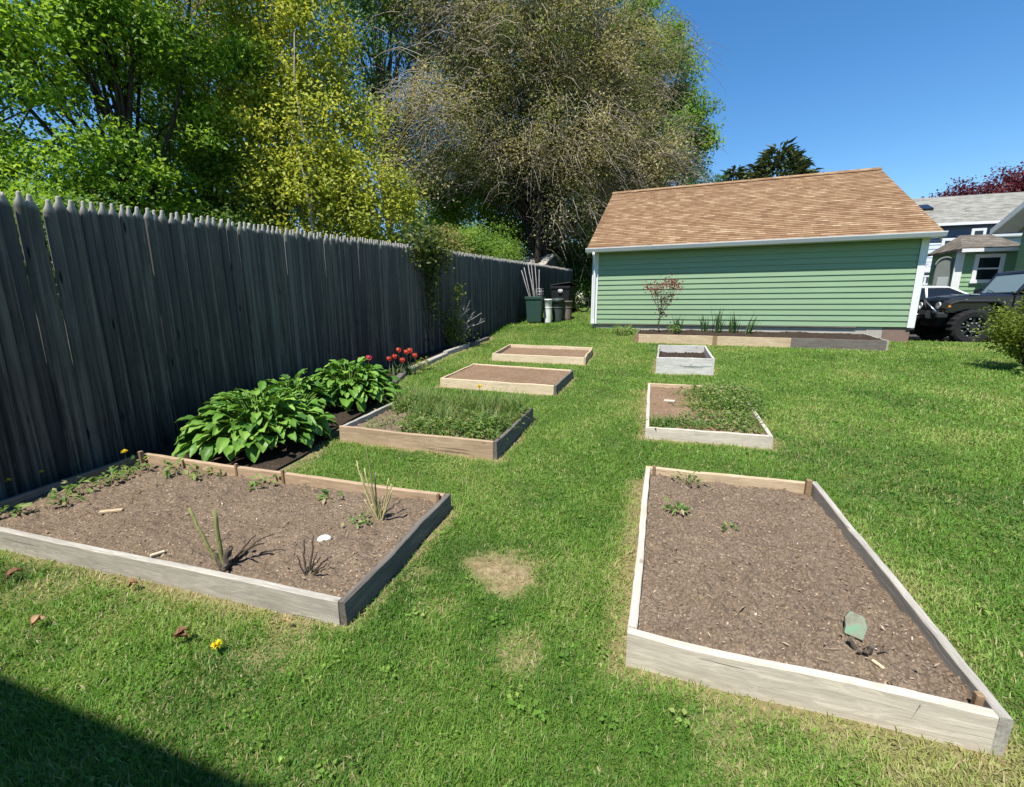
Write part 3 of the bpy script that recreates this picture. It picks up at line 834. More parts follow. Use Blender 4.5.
# the overgrown beds: uncountable weeds
def weeds(name, label, key, regions, seed, m='leaf_weed'):
    rs = np.random.default_rng(seed); bd = BEDS[key]; parts = []
    for (u0, u1, v0, v1, nb, hb, nl, hl, lsize) in regions:
        c = [(x, y, .042 * y + bd['h'] - .06) for x, y in bd['c']]
        if nb:
            u = rs.uniform(u0, u1, nb); v = rs.uniform(v0, v1, nb); P = bilin(c, u, v)
            d = fbm(P[:, 0] * 5, P[:, 1] * 5, seed); kp = rs.random(nb) < sstep(.3, .55, d) + .15
            P = P[kp]; n = len(P)
            V, F = blades(P[:, 0], P[:, 1], P[:, 2], hb * rs.uniform(.4, 1.2, n) * (.6 + .8 * d[kp]), rs.uniform(.005, .011, n), rs.uniform(0, 6.3, n), np.abs(rs.normal(.40, .30, n)), .7)
            parts.append((V, F, np.repeat(np.clip(rs.normal(.5, .2, n) + (rs.random(n) < .1) * .45, 0, 1), 5)))
        if nl:
            k = max(6, nl // 22)
            u = rs.uniform(u0, u1, k); v = rs.uniform(v0, v1, k); C = bilin(c, u, v)
            idx = rs.integers(0, k, nl); a = rs.uniform(0, 6.3, nl); rr = .11 * np.sqrt(rs.random(nl))
            hk = hl * rs.uniform(.4, 1.15, k)
            P = C[idx] + np.stack([rr * np.cos(a), rr * np.sin(a), hk[idx] * rs.random(nl) ** .7], 1)
            D = np.stack([np.cos(a), np.sin(a), rs.normal(.3, .5, nl)], 1); N = np.stack([rs.normal(0, .4, nl), rs.normal(0, .4, nl), np.ones(nl)], 1)
            Ls = lsize * rs.uniform(.5, 1.2, nl)
            V, F = leaves(P, D, N, Ls, Ls * .42, .2, .15)
            parts.append((V, F, np.repeat(np.clip(rs.normal(.45, .22, nl) + .45 * (rs.random(k)[idx] - .5), 0, 1), 4)))
    V, F, T = merge([(p[0], p[1], p[2]) for p in parts])
    return tag(bulk(name, V, F, M[m], tint=T), label, 'weeds', kind='stuff')
weeds('weeds', 'tall grassy weeds filling the bed beside the hostas', 'L2', [(.30, .97, .32, .97, 2600, .24, 1000, .13, .055), (.40, .97, .10, .4, 700, .13, 500, .08, .045), (.05, .97, .62, .98, 1500, .34, 700, .18, .06), (.10, .3, .15, .5, 60, .08, 200, .05, .04), (.40, .66, .12, .32, 100, .12, 800, .15, .055), (.74, .94, .12, .42, 100, .14, 800, .19, .06)], 5)
weeds('weeds', 'bushy low weeds covering the right half of the second right bed', 'R2', [(.42, .97, .08, .96, 900, .12, 3600, .10, .05), (.62, 1.06, .42, .93, 500, .15, 3200, .18, .052), (.03, .26, .05, .16, 240, .15, 160, .08, .045), (.04, .5, .08, .16, 160, .1, 700, .08, .045), (.3, .5, .2, .8, 120, .08, 500, .05, .04)], 6)

# hostas
def hosta(label, base, rad, hgt, n, seed):
    rs = np.random.default_rng(seed)
    nu, nv = 9, 5
    Vs = []; Fs = []; Ts = []; off = 0
    for i in range(n):
        q = (i + .5) / n
        a = i * 2.39996 + rs.normal(0, .25)
        e = q ** .6
        reach = rad * (.12 + .70 * e) * rs.uniform(.85, 1.1)
        top = hgt * (1.02 - .72 * e ** 1.6) * rs.uniform(.85, 1.12)
        L = rs.uniform(.105, .20) * (.8 + .35 * e); Wd = L * rs.uniform(.52, .72)
        pit = .85 - .95 * e + rs.normal(0, .22)      # leaf start pitch
        d = np.array([math.cos(a), math.sin(a)]); sd = np.array([-math.sin(a), math.cos(a)])
        p = np.array([reach * d[0] * .8, reach * d[1] * .8, top])
        roll = rs.normal(0, .25)
        u = np.linspace(0, 1, nu)
        ang = pit - u * rs.uniform(.5, 1.25)
        cx = np.concatenate([[0], np.cumsum(np.cos((ang[1:] + ang[:-1]) / 2)) / (nu - 1) * L]); cz = np.concatenate([[0], np.cumsum(np.sin((ang[1:] + ang[:-1]) / 2)) / (nu - 1) * L])
        wv = Wd * .5 * np.sin(np.pi * np.clip(u, 0, 1) ** .72) ** .85
        wv[-1] = 0.002; wv[0] = .012
        s = np.linspace(-1, 1, nv)
        UU, SS = np.meshgrid(np.arange(nu), s, indexing='ij')
        lat = wv[UU] * SS
        nz_ = np.cos(ang)[UU]; nx_ = -np.sin(ang)[UU]
        cup = (np.abs(SS) ** 1.3) * wv[UU] * .38 + .006 * np.sin(UU * 2.1 + i) * np.abs(SS)
        hx = cx[UU] + nx_ * cup; hz = cz[UU] + nz_ * cup + lat * math.sin(roll)
        X = p[0] + d[0] * hx + sd[0] * lat * math.cos(roll); Y = p[1] + d[1] * hx + sd[1] * lat * math.cos(roll); Z = np.maximum(p[2] + hz, .01)
        Vs.append(np.stack([X, Y, Z], -1).reshape(-1, 3))
        ii = (np.arange(nu - 1)[:, None] * nv + np.arange(nv - 1)[None, :]).ravel() + off
        Fs.append(np.stack([ii, ii + nv, ii + nv + 1, ii + 1], 1)); off += nu * nv
        t = np.clip(rs.normal(.48, .2), .03, .97)
        Ts.append(np.clip(t + .12 * (np.abs(SS) < .1).astype(float) + .05 * np.abs(SS), 0, 1).ravel())
        # petiole as thin strip
        st = np.linspace(0, 1, 5); r0 = .05 * rs.random()
        pe = np.stack([d[0] * (r0 + (reach * .8 - r0) * st ** 1.3), d[1] * (r0 + (reach * .8 - r0) * st ** 1.3), top * st ** .8], 1)
        V, F = tubes(pe[None], np.full((1, 5), .006), 4)
        Vs.append(V); Fs.append(F + off); off += len(V); Ts.append(np.full(len(V), .8))
    o = bulk('hosta', np.concatenate(Vs), np.concatenate(Fs), M['leaf_hosta'], tint=np.concatenate(Ts), loc=base, smooth=True)
    return tag(o, label, 'hosta', 'hostas along the fence')
hosta('big broad leaved hosta just behind the widest bed', (-3.95, 3.42, tzf(-3.95, 3.42)), .96, .52, 430, 3)
hosta('hosta clump between the bigger hosta and the tulips', (-4.15, 5.15, tzf(-4.1, 5.1)), .92, .52, 400, 9)
hosta('small hosta offshoot squeezed between the two large hostas', (-4.35, 4.30, tzf(-4.3, 4.3)), .60, .48, 150, 14)

# tulips
M['tulip_red'] = leaf_mat('orange_red_petal', [(0, (.42, .035, .025)), (.5, (.70, .085, .055)), (1, (.84, .26, .14))], .3, .5)
M['tulip_pink'] = leaf_mat('pink_petal', [(0, (.5, .03, .09)), (1, (.8, .12, .2))], .3, .5)
def tulip(label, x, y, h, m, seed):
    rs = np.random.default_rng(seed)
    root = empty('tulip', (x, y, tzf(x, y)), rs.uniform(0, 6), label, 'tulip', 'tulips by the fence')
    mb = MB(); mb.tube([(0, 0, -.02), (.01, 0, h * .5), (.0, .01, h - .03)], [.006, .005, .005], 5)
    mb.build('stem', M['leaf_iris'], root)
    n = 6; Vs = []; Fs = []; off = 0; T = []
    for i in range(n):
        a = i * 2 * math.pi / n; rr = .032 if i % 2 else .038
        vs = []
        for q, w in ((0, .012), (.35, .034), (.7, .032), (1, .004)):
            rad = rr * math.sin(math.pi * (.12 + .62 * q)) * 1.35
            for sgn in (-1, 0, 1):
                aa = a + sgn * w / max(rr, .02) * .55
                vs.append((rad * math.cos(aa), rad * math.sin(aa), h - .035 + q * .095))
        Vs.append(np.array(vs)); ii = np.array([r * 3 + c_ for r in range(3) for c_ in range(2)]) + off
        Fs.append(np.stack([ii, ii + 1, ii + 4, ii + 3], 1)); off += 12
        T.append(np.tile(np.repeat([.2, .5, .7, .9], 3), 1) * rs.uniform(.7, 1.1))
    bulk('flower', np.concatenate(Vs), np.concatenate(Fs), M[m], root, tint=np.clip(np.concatenate(T), 0, 1), smooth=True)
    k = 5; az = rs.uniform(0, 6.3, k)
    V, F = blades(rs.normal(0, .02, k), rs.normal(0, .02, k), np.zeros(k) - .02, h * rs.uniform(.5, .85, k), np.full(k, .035), az, np.full(k, .35), .5)
    bulk('leaf', V, F, M['leaf_iris'], root, tint=np.repeat(rs.uniform(.3, .8, k), 5))
tulip('pink tulip rising alone behind the second hosta', -4.72, 6.40, .43, 'tulip_pink', 1)
for i, (x, y, h, lab) in enumerate([(-4.78, 7.10, .30, 'lowest leftmost orange tulip of the red tulip group'), (-4.66, 7.25, .45, 'tall orange red tulip left of centre in the tulip group'), (-4.60, 7.02, .36, 'orange tulip at the front of the tulip group'),
                               (-4.47, 7.22, .42, 'orange red tulip in the middle of the tulip group'), (-4.37, 7.18, .46, 'tallest red tulip at the right of the tulip group'), (-4.30, 7.24, .36, 'rightmost short red tulip of the tulip group'), (-4.44, 7.02, .30, 'low orange tulip in front of the tallest red tulip')]):
    tulip(lab, x, y, h, 'tulip_red', 10 + i)
# yellow-green filler plant beside tulips
sprig('garden_plant', 'low yellow green plant just right of the red tulips', 'plant', (-4.42, 7.75, tzf(-4.4, 7.75)), 60, .16, .22, .08, M['leaf_bush'], None, 71)

# dandelions
M['dandelion'] = leaf_mat('dandelion_yellow', [(0, (.75, .55, .02)), (1, (.9, .78, .05))], .2, .6)
def dandelion(label, x, y, z, h, seed, size=.022, n=70):
    rs = np.random.default_rng(seed)
    root = empty('dandelion', (x, y, z), 0, label, 'dandelion', 'dandelions')
    mb = MB(); mb.tube([(0, 0, -.01), (.004, .003, h * .5), (0, 0, h)], .0025, 5); mb.build('stem', M['leaf_iris'], root)
    a = rs.uniform(0, 6.3, n); el = rs.uniform(.05, 1.2, n)
    D = np.stack([np.cos(a) * np.cos(el), np.sin(a) * np.cos(el), np.sin(el)], 1)
    V, F = leaves(np.tile([0, 0, h], (n, 1)), D, np.tile([0, .1, 1.], (n, 1)) + rs.normal(0, .1, (n, 3)), size, size * .3, .1)
    bulk('flower', V, F, M['dandelion'], root, tint=np.repeat(rs.random(n), 4))
    k = 9; a = rs.uniform(0, 6.3, k)
    D = np.stack([np.cos(a), np.sin(a), np.full(k, .25)], 1)
    V, F = leaves(np.zeros((k, 3)), D, np.tile([0, 0, 1.], (k, 1)), h * .5 + .05, .022, .1, .3)
    bulk('leaf', V, F, M['leaf_weed'], root, tint=np.repeat(rs.uniform(.3, .8, k), 4))
dandelion('single yellow dandelion in the lawn below the widest bed', -1.79, 1.19, tzf(-1.8, 1.2), .05, 1, .028)
dandelion('tall yellow dandelion by the fence at the back corner of the widest bed', -4.43, 2.43, zbed('L1', -4.43, 2.43), .17, 2, .03)
dandelion('shaded dandelion against the fence left of the tall one', -4.68, 1.98, tzf(-4.7, 2), .19, 3)
dandelion('dim dandelion farther left in the shade of the fence', -4.66, 1.78, tzf(-4.7, 1.8), .21, 4)
dandelion('yellow flower standing among tall weeds in front of the pine beds', -2.02, 4.90, tzf(-2.0, 4.9) + .1, .30, 5, .045)
# leaves lying on the lawn
M['dry_leaf'] = leaf_mat('dry_brown_leaf', [(0, (.12, .06, .03)), (.5, (.30, .17, .09)), (1, (.42, .27, .15))], .15, .8)
M['pale_leaf'] = leaf_mat('fresh_pale_leaf', [(0, (.22, .38, .06)), (1, (.35, .5, .12))], .25, .5)
def fallen(label, x, y, L, Wd, rz, m, tint, n=1, seed=0):
    L *= .62; Wd *= .62
    rs = np.random.default_rng(seed)
    nu = 7; Vs = []; Fs = []; off = 0
    for i in range(n):
        a = rs.uniform(-.9, .9) * (i > 0); u = np.linspace(0, 1, nu); wv = Wd * .5 * np.sin(np.pi * u ** .8) ** .8 + .001
        rows = []
        for j in range(nu):
            for s in (-1, 0, 1):
                lx = u[j] * L; ly = wv[j] * s
                rows.append((lx * math.cos(a) - ly * math.sin(a) + rs.normal(0, .003), lx * math.sin(a) + ly * math.cos(a), .012 * abs(s) + .02 * math.sin(u[j] * 3) + i * .008 + rs.normal(0, .002)))
        Vs.append(np.array(rows)); ii = np.array([r * 3 + c for r in range(nu - 1) for c in range(2)]) + off
        Fs.append(np.stack([ii, ii + 3, ii + 4, ii + 1], 1)); off += nu * 3
    V = np.concatenate(Vs)
    o = bulk('fallen_leaf', V, np.concatenate(Fs), M[m], tint=np.clip(tint + rs.normal(0, .15, len(V)), 0, 1), loc=(x, y, tzf(x, y) + .035), smooth=True); o.rotation_euler = (.1, -.1, rz)
    tag(o, label, 'leaf', 'fallen leaves on the lawn')
fallen('tan curled dry leaf on the lawn near the left edge', -2.78, 1.02, .09, .05, 1.2, 'dry_leaf', .8, 2, 1)
fallen('dark crumpled dry leaf on the lawn left of the dandelion', -2.02, 1.17, .09, .06, .4, 'dry_leaf', .15, 3, 2)
fallen('brown dry leaf against the front board of the widest bed', -2.65, 1.36, .06, .05, .9, 'dry_leaf', .2, 2, 3)
fallen('dark dry leaf by the far left end of the front board', -3.40, 1.20, .10, .06, 2.2, 'dry_leaf', .1, 3, 4)
fallen('fresh pale green leaf on the lawn by the house shadow', -1.12, .885, .035, .022, 1.3, 'pale_leaf', .6, 1, 5)
fallen('small tan leaf under the right end of the front board', -1.62, 1.40, .05, .03, .2, 'dry_leaf', .9, 1, 6)

# weathered edging timbers between lawn and border
for i, (y0, y1, dx, hh, lab) in enumerate([(5.75, 7.35, .02, .07, 'short grey edging timber below the tulips'), (7.45, 9.55, .0, .08, 'longest edging timber between tulips and rose bush'), (9.65, 11.2, .05, .10, 'dark edging timber in front of the rose bush'), (11.3, 12.9, .02, .09, 'pale edging timber at the far end of the border')]):
    x0, x1 = float(border_x(y0)) - dx, float(border_x(y1)) - dx
    L = math.hypot(x1 - x0, y1 - y0)
    mb = MB(); mb.box(0, L, -.06, .06, -.08, hh, ch=.012)
    o = mb.build('edging_timber', M['wood_grey' if i % 3 else 'wood_dark'], None, (x0, y0, tzf(x0, y0)))
    o.rotation_euler = (random.uniform(-.08, .08), -math.atan2(tzf(x1, y1) - tzf(x0, y0), L), math.atan2(y1 - y0, x1 - x0))
    tag(o, lab, 'edging timber', 'timbers edging the border')

# rose bush against the fence
def rose_bush():
    bx, by = -5.27, 10.95; bz = tzf(bx, by)
    root = empty('rose_bush', (bx, by, bz), 0, 'sparse climbing rose with bare grey canes against the fence', 'rose bush')
    rs = np.random.default_rng(3)
    paths = []; rad = []; tips = []
    spec = [(-.45, -.2, .75), (-.30, -.1, 1.15), (.30, -.2, 1.62), (.18, -.1, 1.35), (-.22, -.3, .95), (.15, -.2, 1.0), (.3, -.1, .8), (.1, .1, .7), (.45, .1, .6)]
    for dx, dy, dz in spec:
        e = np.array([dx, dy, dz]); t = np.linspace(0, 1, 7)[:, None]
        s = rs.normal(0, .08, 3)
        paths.append(e * t ** [1, 1, .85] + np.sin(np.pi * t) * s + [rs.normal(0, .1), 0, -.03]); rad.append(np.linspace(.012, .005, 7)); tips.append(e)
    V, F = tubes(np.array(paths), np.array(rad), 5); bulk('cane', V, F, M['cane'], root)
    paths = []; rad = []
    for (x0, x1, y1, z0, z1) in [(-.0, .95, -.2, .42, .95), (.05, .62, -.2, .62, 1.28), (.1, .55, -.15, .6, 1.05), (.0, .5, -.1, .2, .62), (.3, .90, .1, .52, .74), (.4, .72, -.1, .6, 1.0), (-.1, .3, -.1, .1, .9), (.0, .35, -.2, .05, 1.15)]:
        t = np.linspace(0, 1, 7)[:, None]
        p = np.array([x0, 0, z0]) * (1 - t) + np.array([x1, y1, z1]) * t + np.sin(np.pi * t) * rs.normal(0, .03, 3) + rs.normal(0, .008, (7, 3))
        paths.append(p); rad.append(np.linspace(.017, .009, 7))
        for q in range(3):
            j = int(rs.integers(2, 6)); e = p[j] + [rs.uniform(-.1, .22), rs.normal(0, .08), rs.uniform(.05, .26)]
            paths.append(p[j] * (1 - t) + e * t + rs.normal(0, .006, (7, 3))); rad.append(np.linspace(.008, .004, 7))
    V, F = tubes(np.array(paths), np.array(rad), 6); bulk('bare_cane', V, F, M['stick_grey'], root)
    Ps = []
    for p in paths: pass
    for dx, dy, dz in spec[:7]:
        k = 90
        t = rs.uniform(.25, 1.05, k)[:, None]
        Ps.append(np.array([dx, dy, dz]) * t + rs.normal(0, .075, (k, 3)))
    Ps.append(np.array([.27, -.2, 1.5]) + rs.normal(0, .10, (90, 3))); Ps.append(rs.normal(0, .22, (220, 3)) * [1.2, .7, .6] + [0.05, -.1, .3])
    P = np.concatenate(Ps); P[:, 2] = np.maximum(P[:, 2], .03); n = len(P)
    V, F = leaves(P, rs.normal(0, 1, (n, 3)), rs.normal(0, .5, (n, 3)) + [0, -.4, 1], rs.uniform(.05, .1, n), rs.uniform(.035, .06, n))
    bulk('foliage', V, F, M['leaf_bush'], root, tint=np.repeat(np.clip(rs.normal(.45, .25, n), 0, 1), 4))
rose_bush()
def vine():
    by = 9.95; bx = float(fence_x(by)) + .06; bz = tzf(bx, by)
    root = empty('vine', (bx, by, bz), 0, 'leafy vine climbing over the fence top beside the rose bush', 'vine')
    rs = np.random.default_rng(8)
    paths = []; rad = []
    for i in range(7):
        t = np.linspace(0, 1, 10)[:, None]
        e = np.array([.02, rs.normal(0, .4), rs.uniform(1.9, 2.9)])
        paths.append(e * t + np.concatenate([np.abs(rs.normal(0, .02, (10, 1))), rs.normal(0, .05, (10, 1)), np.zeros((10, 1))], 1)); rad.append(np.linspace(.013, .005, 10))
    V, F = tubes(np.array(paths), np.array(rad), 5); bulk('stem', V, F, M['bark_mid'], root)
    n = 1300
    zc = rs.choice([2.75, 2.45, 2.0, 1.5, 1.05], n, p=[.46, .32, .13, .06, .03]); sp = np.where(zc > 2.3, .48, .18)
    P = np.stack([np.abs(rs.normal(0, .12, n)) + np.where(zc > 2.6, rs.normal(0, .22, n) - .1, 0), rs.normal(0, 1, n) * sp + (zc - 2.4) * -.05, zc + rs.normal(0, .2, n)], 1)
    V, F = leaves(P, rs.normal(0, 1, (n, 3)) + [.4, 0, -.5], rs.normal(0, .5, (n, 3)) + [.7, -.3, .7], rs.uniform(.07, .13, n), rs.uniform(.06, .1, n))
    bulk('foliage', V, F, M['leaf_vine'], root, tint=np.repeat(np.clip(rs.normal(.5, .25, n), 0, 1), 4))
vine()

# ------------------------------------------------------------------ fence
def make_fence():
    root = empty('stockade_fence', (-6.2, 0, 0), 0, 'tall dark weathered stockade fence with pointed pickets along the left side', 'fence')
    rs = np.random.default_rng(5)
    H = 2.59; y = -4.0; pan = 2.42
    while y < 25.2:
        Vs = []; Fs = []; Ts = []; Tip = []; off = 0
        yy = y; second = y > 10.4
        while yy < y + pan - .01 and yy < 25.4:
            w = rs.uniform(.070, .098)
            x = float(fence_x(yy)); z0 = tzf(x, yy) - .1
            top = fence_top(yy) + rs.normal(0, .012)
            th = .020; g = w - rs.uniform(.000, .003)
            tilt = rs.normal(0, .0035)
            ox = rs.normal(0, .004)
            ok_ = rs.random() > .04
            zs = [z0, top - .115, top - .075, top - .045, top - .012, top - (0 if ok_ else .02)]
            hw = [g / 2, g / 2, g * .38, g * .21, g * .17, g * .11]
            prof = [(-1, 0), (-.62, .010), (0, .014), (.62, .010), (1, 0), (1, -th), (-1, -th)]
            vs = []; fs = []; k_ = len(prof)
            for z, q in zip(zs, hw):
                for (u_, bx_) in prof: vs.append((x + ox + bx_ * (q / hw[0]) ** .5 * (1 if bx_ > 0 else 1), yy + w / 2 + u_ * q + tilt * (z - z0), z))
            for i in range(len(zs) - 1):
                for j in range(k_):
                    a = i * k_ + j; b_ = i * k_ + (j + 1) % k_; fs.append((a, b_, b_ + k_, a + k_))
            m_ = (len(zs) - 1) * k_
            fs += [(m_, m_ + 1, m_ + 5, m_ + 6), (m_ + 1, m_ + 2, m_ + 3, m_ + 5), (m_ + 2, m_ + 3, m_ + 4, m_ + 5)][:1] + [(m_ + 1, m_ + 2, m_ + 3, m_ + 4)] + [(m_ + 1, m_ + 4, m_ + 5, m_ + 5 - 4)][:0]
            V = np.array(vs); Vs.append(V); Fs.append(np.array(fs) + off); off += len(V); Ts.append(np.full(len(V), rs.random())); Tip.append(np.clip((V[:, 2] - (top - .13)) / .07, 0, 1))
            yy += w
        V = np.concatenate(Vs) - np.array([-6.2, 0, 0])
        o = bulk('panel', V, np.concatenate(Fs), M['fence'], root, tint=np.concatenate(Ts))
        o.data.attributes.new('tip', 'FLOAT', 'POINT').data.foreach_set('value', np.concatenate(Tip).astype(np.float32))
        mb = MB()
        x0 = float(fence_x(y)) + 6.2; x1 = float(fence_x(y + pan)) + 6.2
        mb.tube([(x0 - .07, y, tzf(x0 - 6.2, y) - .3), (x0 - .07, y, fence_top(y) - .15)], .05, 8)
        mb.build('post', M['fence'], root)
        for hz in (.35, 1.1, 1.9):
            mb = MB(); mb.tube([(x0 - .055, y, .042 * y + hz), (x1 - .055, y + pan - .02, .042 * (y + pan) + hz)], .032, 6); mb.build('rail', M['fence'], root)
        y += pan
make_fence()

# ------------------------------------------------------------------ garage
def siding_mat(name, col):
    k = NT(name); v = k.coord()
    f = k.noise(k.mapv(v, (.7, .7, 4)), 1.2, 5); f2 = k.noise(k.mapv(v, (3, 3, 60)), 2, 4)
    c = k.mix(f, tuple(a * .9 for a in col), tuple(a * 1.1 for a in col))
    c = k.mix(k.ramp(k.noise(v, 2.3, 6, .7), [(.55, (0, 0, 0)), (.8, (.35, .35, .35))]), c, tuple(a * .7 for a in col))
    return k.done(k.pbsdf(c, .55, k.bump(f2, .12, .004), .3))
def shingle_mat(name, cols, w=.33, h=.145, bumpy=1.0):
    """local x along the ridge, local y up the slope"""
    k = NT(name); v = k.coord()
    br = k.n('ShaderNodeTexBrick', {'Vector': v, 'Color1': (0, 0, 0, 1), 'Color2': (1, 1, 1, 1), 'Mortar': (.5, .5, .5, 1), 'Scale': 1.0, 'Mortar Size': .004, 'Bias': 0.0, 'Brick Width': w, 'Row Height': h})
    br.offset = .43; br.squash = 1.0
    br2 = k.n('ShaderNodeTexBrick', {'Vector': k.mapv(v, loc=(.13, 0, 0)), 'Color1': (0, 0, 0, 1), 'Color2': (1, 1, 1, 1), 'Mortar': (.5, .5, .5, 1), 'Scale': 1.0, 'Mortar Size': .0, 'Brick Width': w * .57, 'Row Height': h})
    br2.offset = .29
    n = k.noise(v, 90, 3, .7); big = k.noise(v, .9, 4)
    t = k.math('ADD', k.math('MULTIPLY', br.outputs['Color'], .46), k.math('ADD', k.math('MULTIPLY', br2.outputs['Color'], .30), k.math('ADD', k.math('MULTIPLY', n, .30), k.math('MULTIPLY', big, .14))))
    c = k.ramp(t, [(.22, cols[0]), (.5, cols[1]), (.75, cols[2]), (.98, cols[3])])
    s = k.n('ShaderNodeSeparateXYZ', {0: v}).outputs[1]
    row = k.math('FRACT', k.math('DIVIDE', s, h))
    c = k.mix(k.ramp(row, [(.0, (.4, .4, .4)), (.09, (0, 0, 0))]), c, tuple(a * .35 for a in cols[0]))
    hgt = k.math('ADD', k.math('MULTIPLY', row, -.8), k.math('MULTIPLY', br.outputs['Color'], .35))
    return k.done(k.pbsdf(c, .93, k.bump(hgt, .7 * bumpy, .014), .08))
M['siding_green'] = siding_mat('green_siding', (.205, .305, .178))
M['white_trim'] = plain('white_trim', (.66, .66, .65), .45, 0, .35, .06, 3, .05)
M['gutter'] = plain('grey_white_gutter', (.55, .56, .57), .4, 0, .4, .1, 2)
M['shingle_tan'] = shingle_mat('tan_shingles', [(.165, .092, .050), (.225, .135, .075), (.28, .180, .104), (.385, .275, .17)])
M['shingle_grey'] = shingle_mat('grey_shingles', [(.13, .125, .105), (.19, .185, .16), (.24, .235, .205), (.29, .285, .25)])
M['shingle_brown'] = shingle_mat('brown_grey_shingles', [(.07, .06, .048), (.115, .10, .08), (.155, .138, .112), (.20, .18, .148)])
M['concrete'] = plain('foundation_concrete', (.36, .33, .29), .9, 0, .15, .25, 5, .5)
M['block_brown'] = plain('brown_foundation_block', (.20, .135, .11), .9, 0, .15, .2, 6, .4)
M['glass_dark'] = plain('dark_window_glass', (.012, .014, .017), .06, 0, .6, .1, 2)
M['roof_edge'] = plain('dark_drip_edge', (.05, .035, .03), .6)

def lap_wall(mb, w, wl, wr, h, e, T=None, y=0.0):
    """clapboards on the plane y (facing -y): x limits are functions of z"""
    i = 0; z = 0.0
    while z < h - .01:
        z1 = min(z + e, h)
        a0, b0, a1, b1 = wl(z), wr(z), wl(z1), wr(z1)
        vs = [(a0, y - .030, z), (b0, y - .030, z), (b1, y - .004, z1), (a1, y - .004, z1), (a0, y - .001, z), (b0, y - .001, z)]
        vs2 = [tuple(T @ Vector(q)) if T is not None else q for q in vs]
        mb.add(vs2, [(0, 1, 2, 3), (4, 5, 1, 0)])
        z = z1

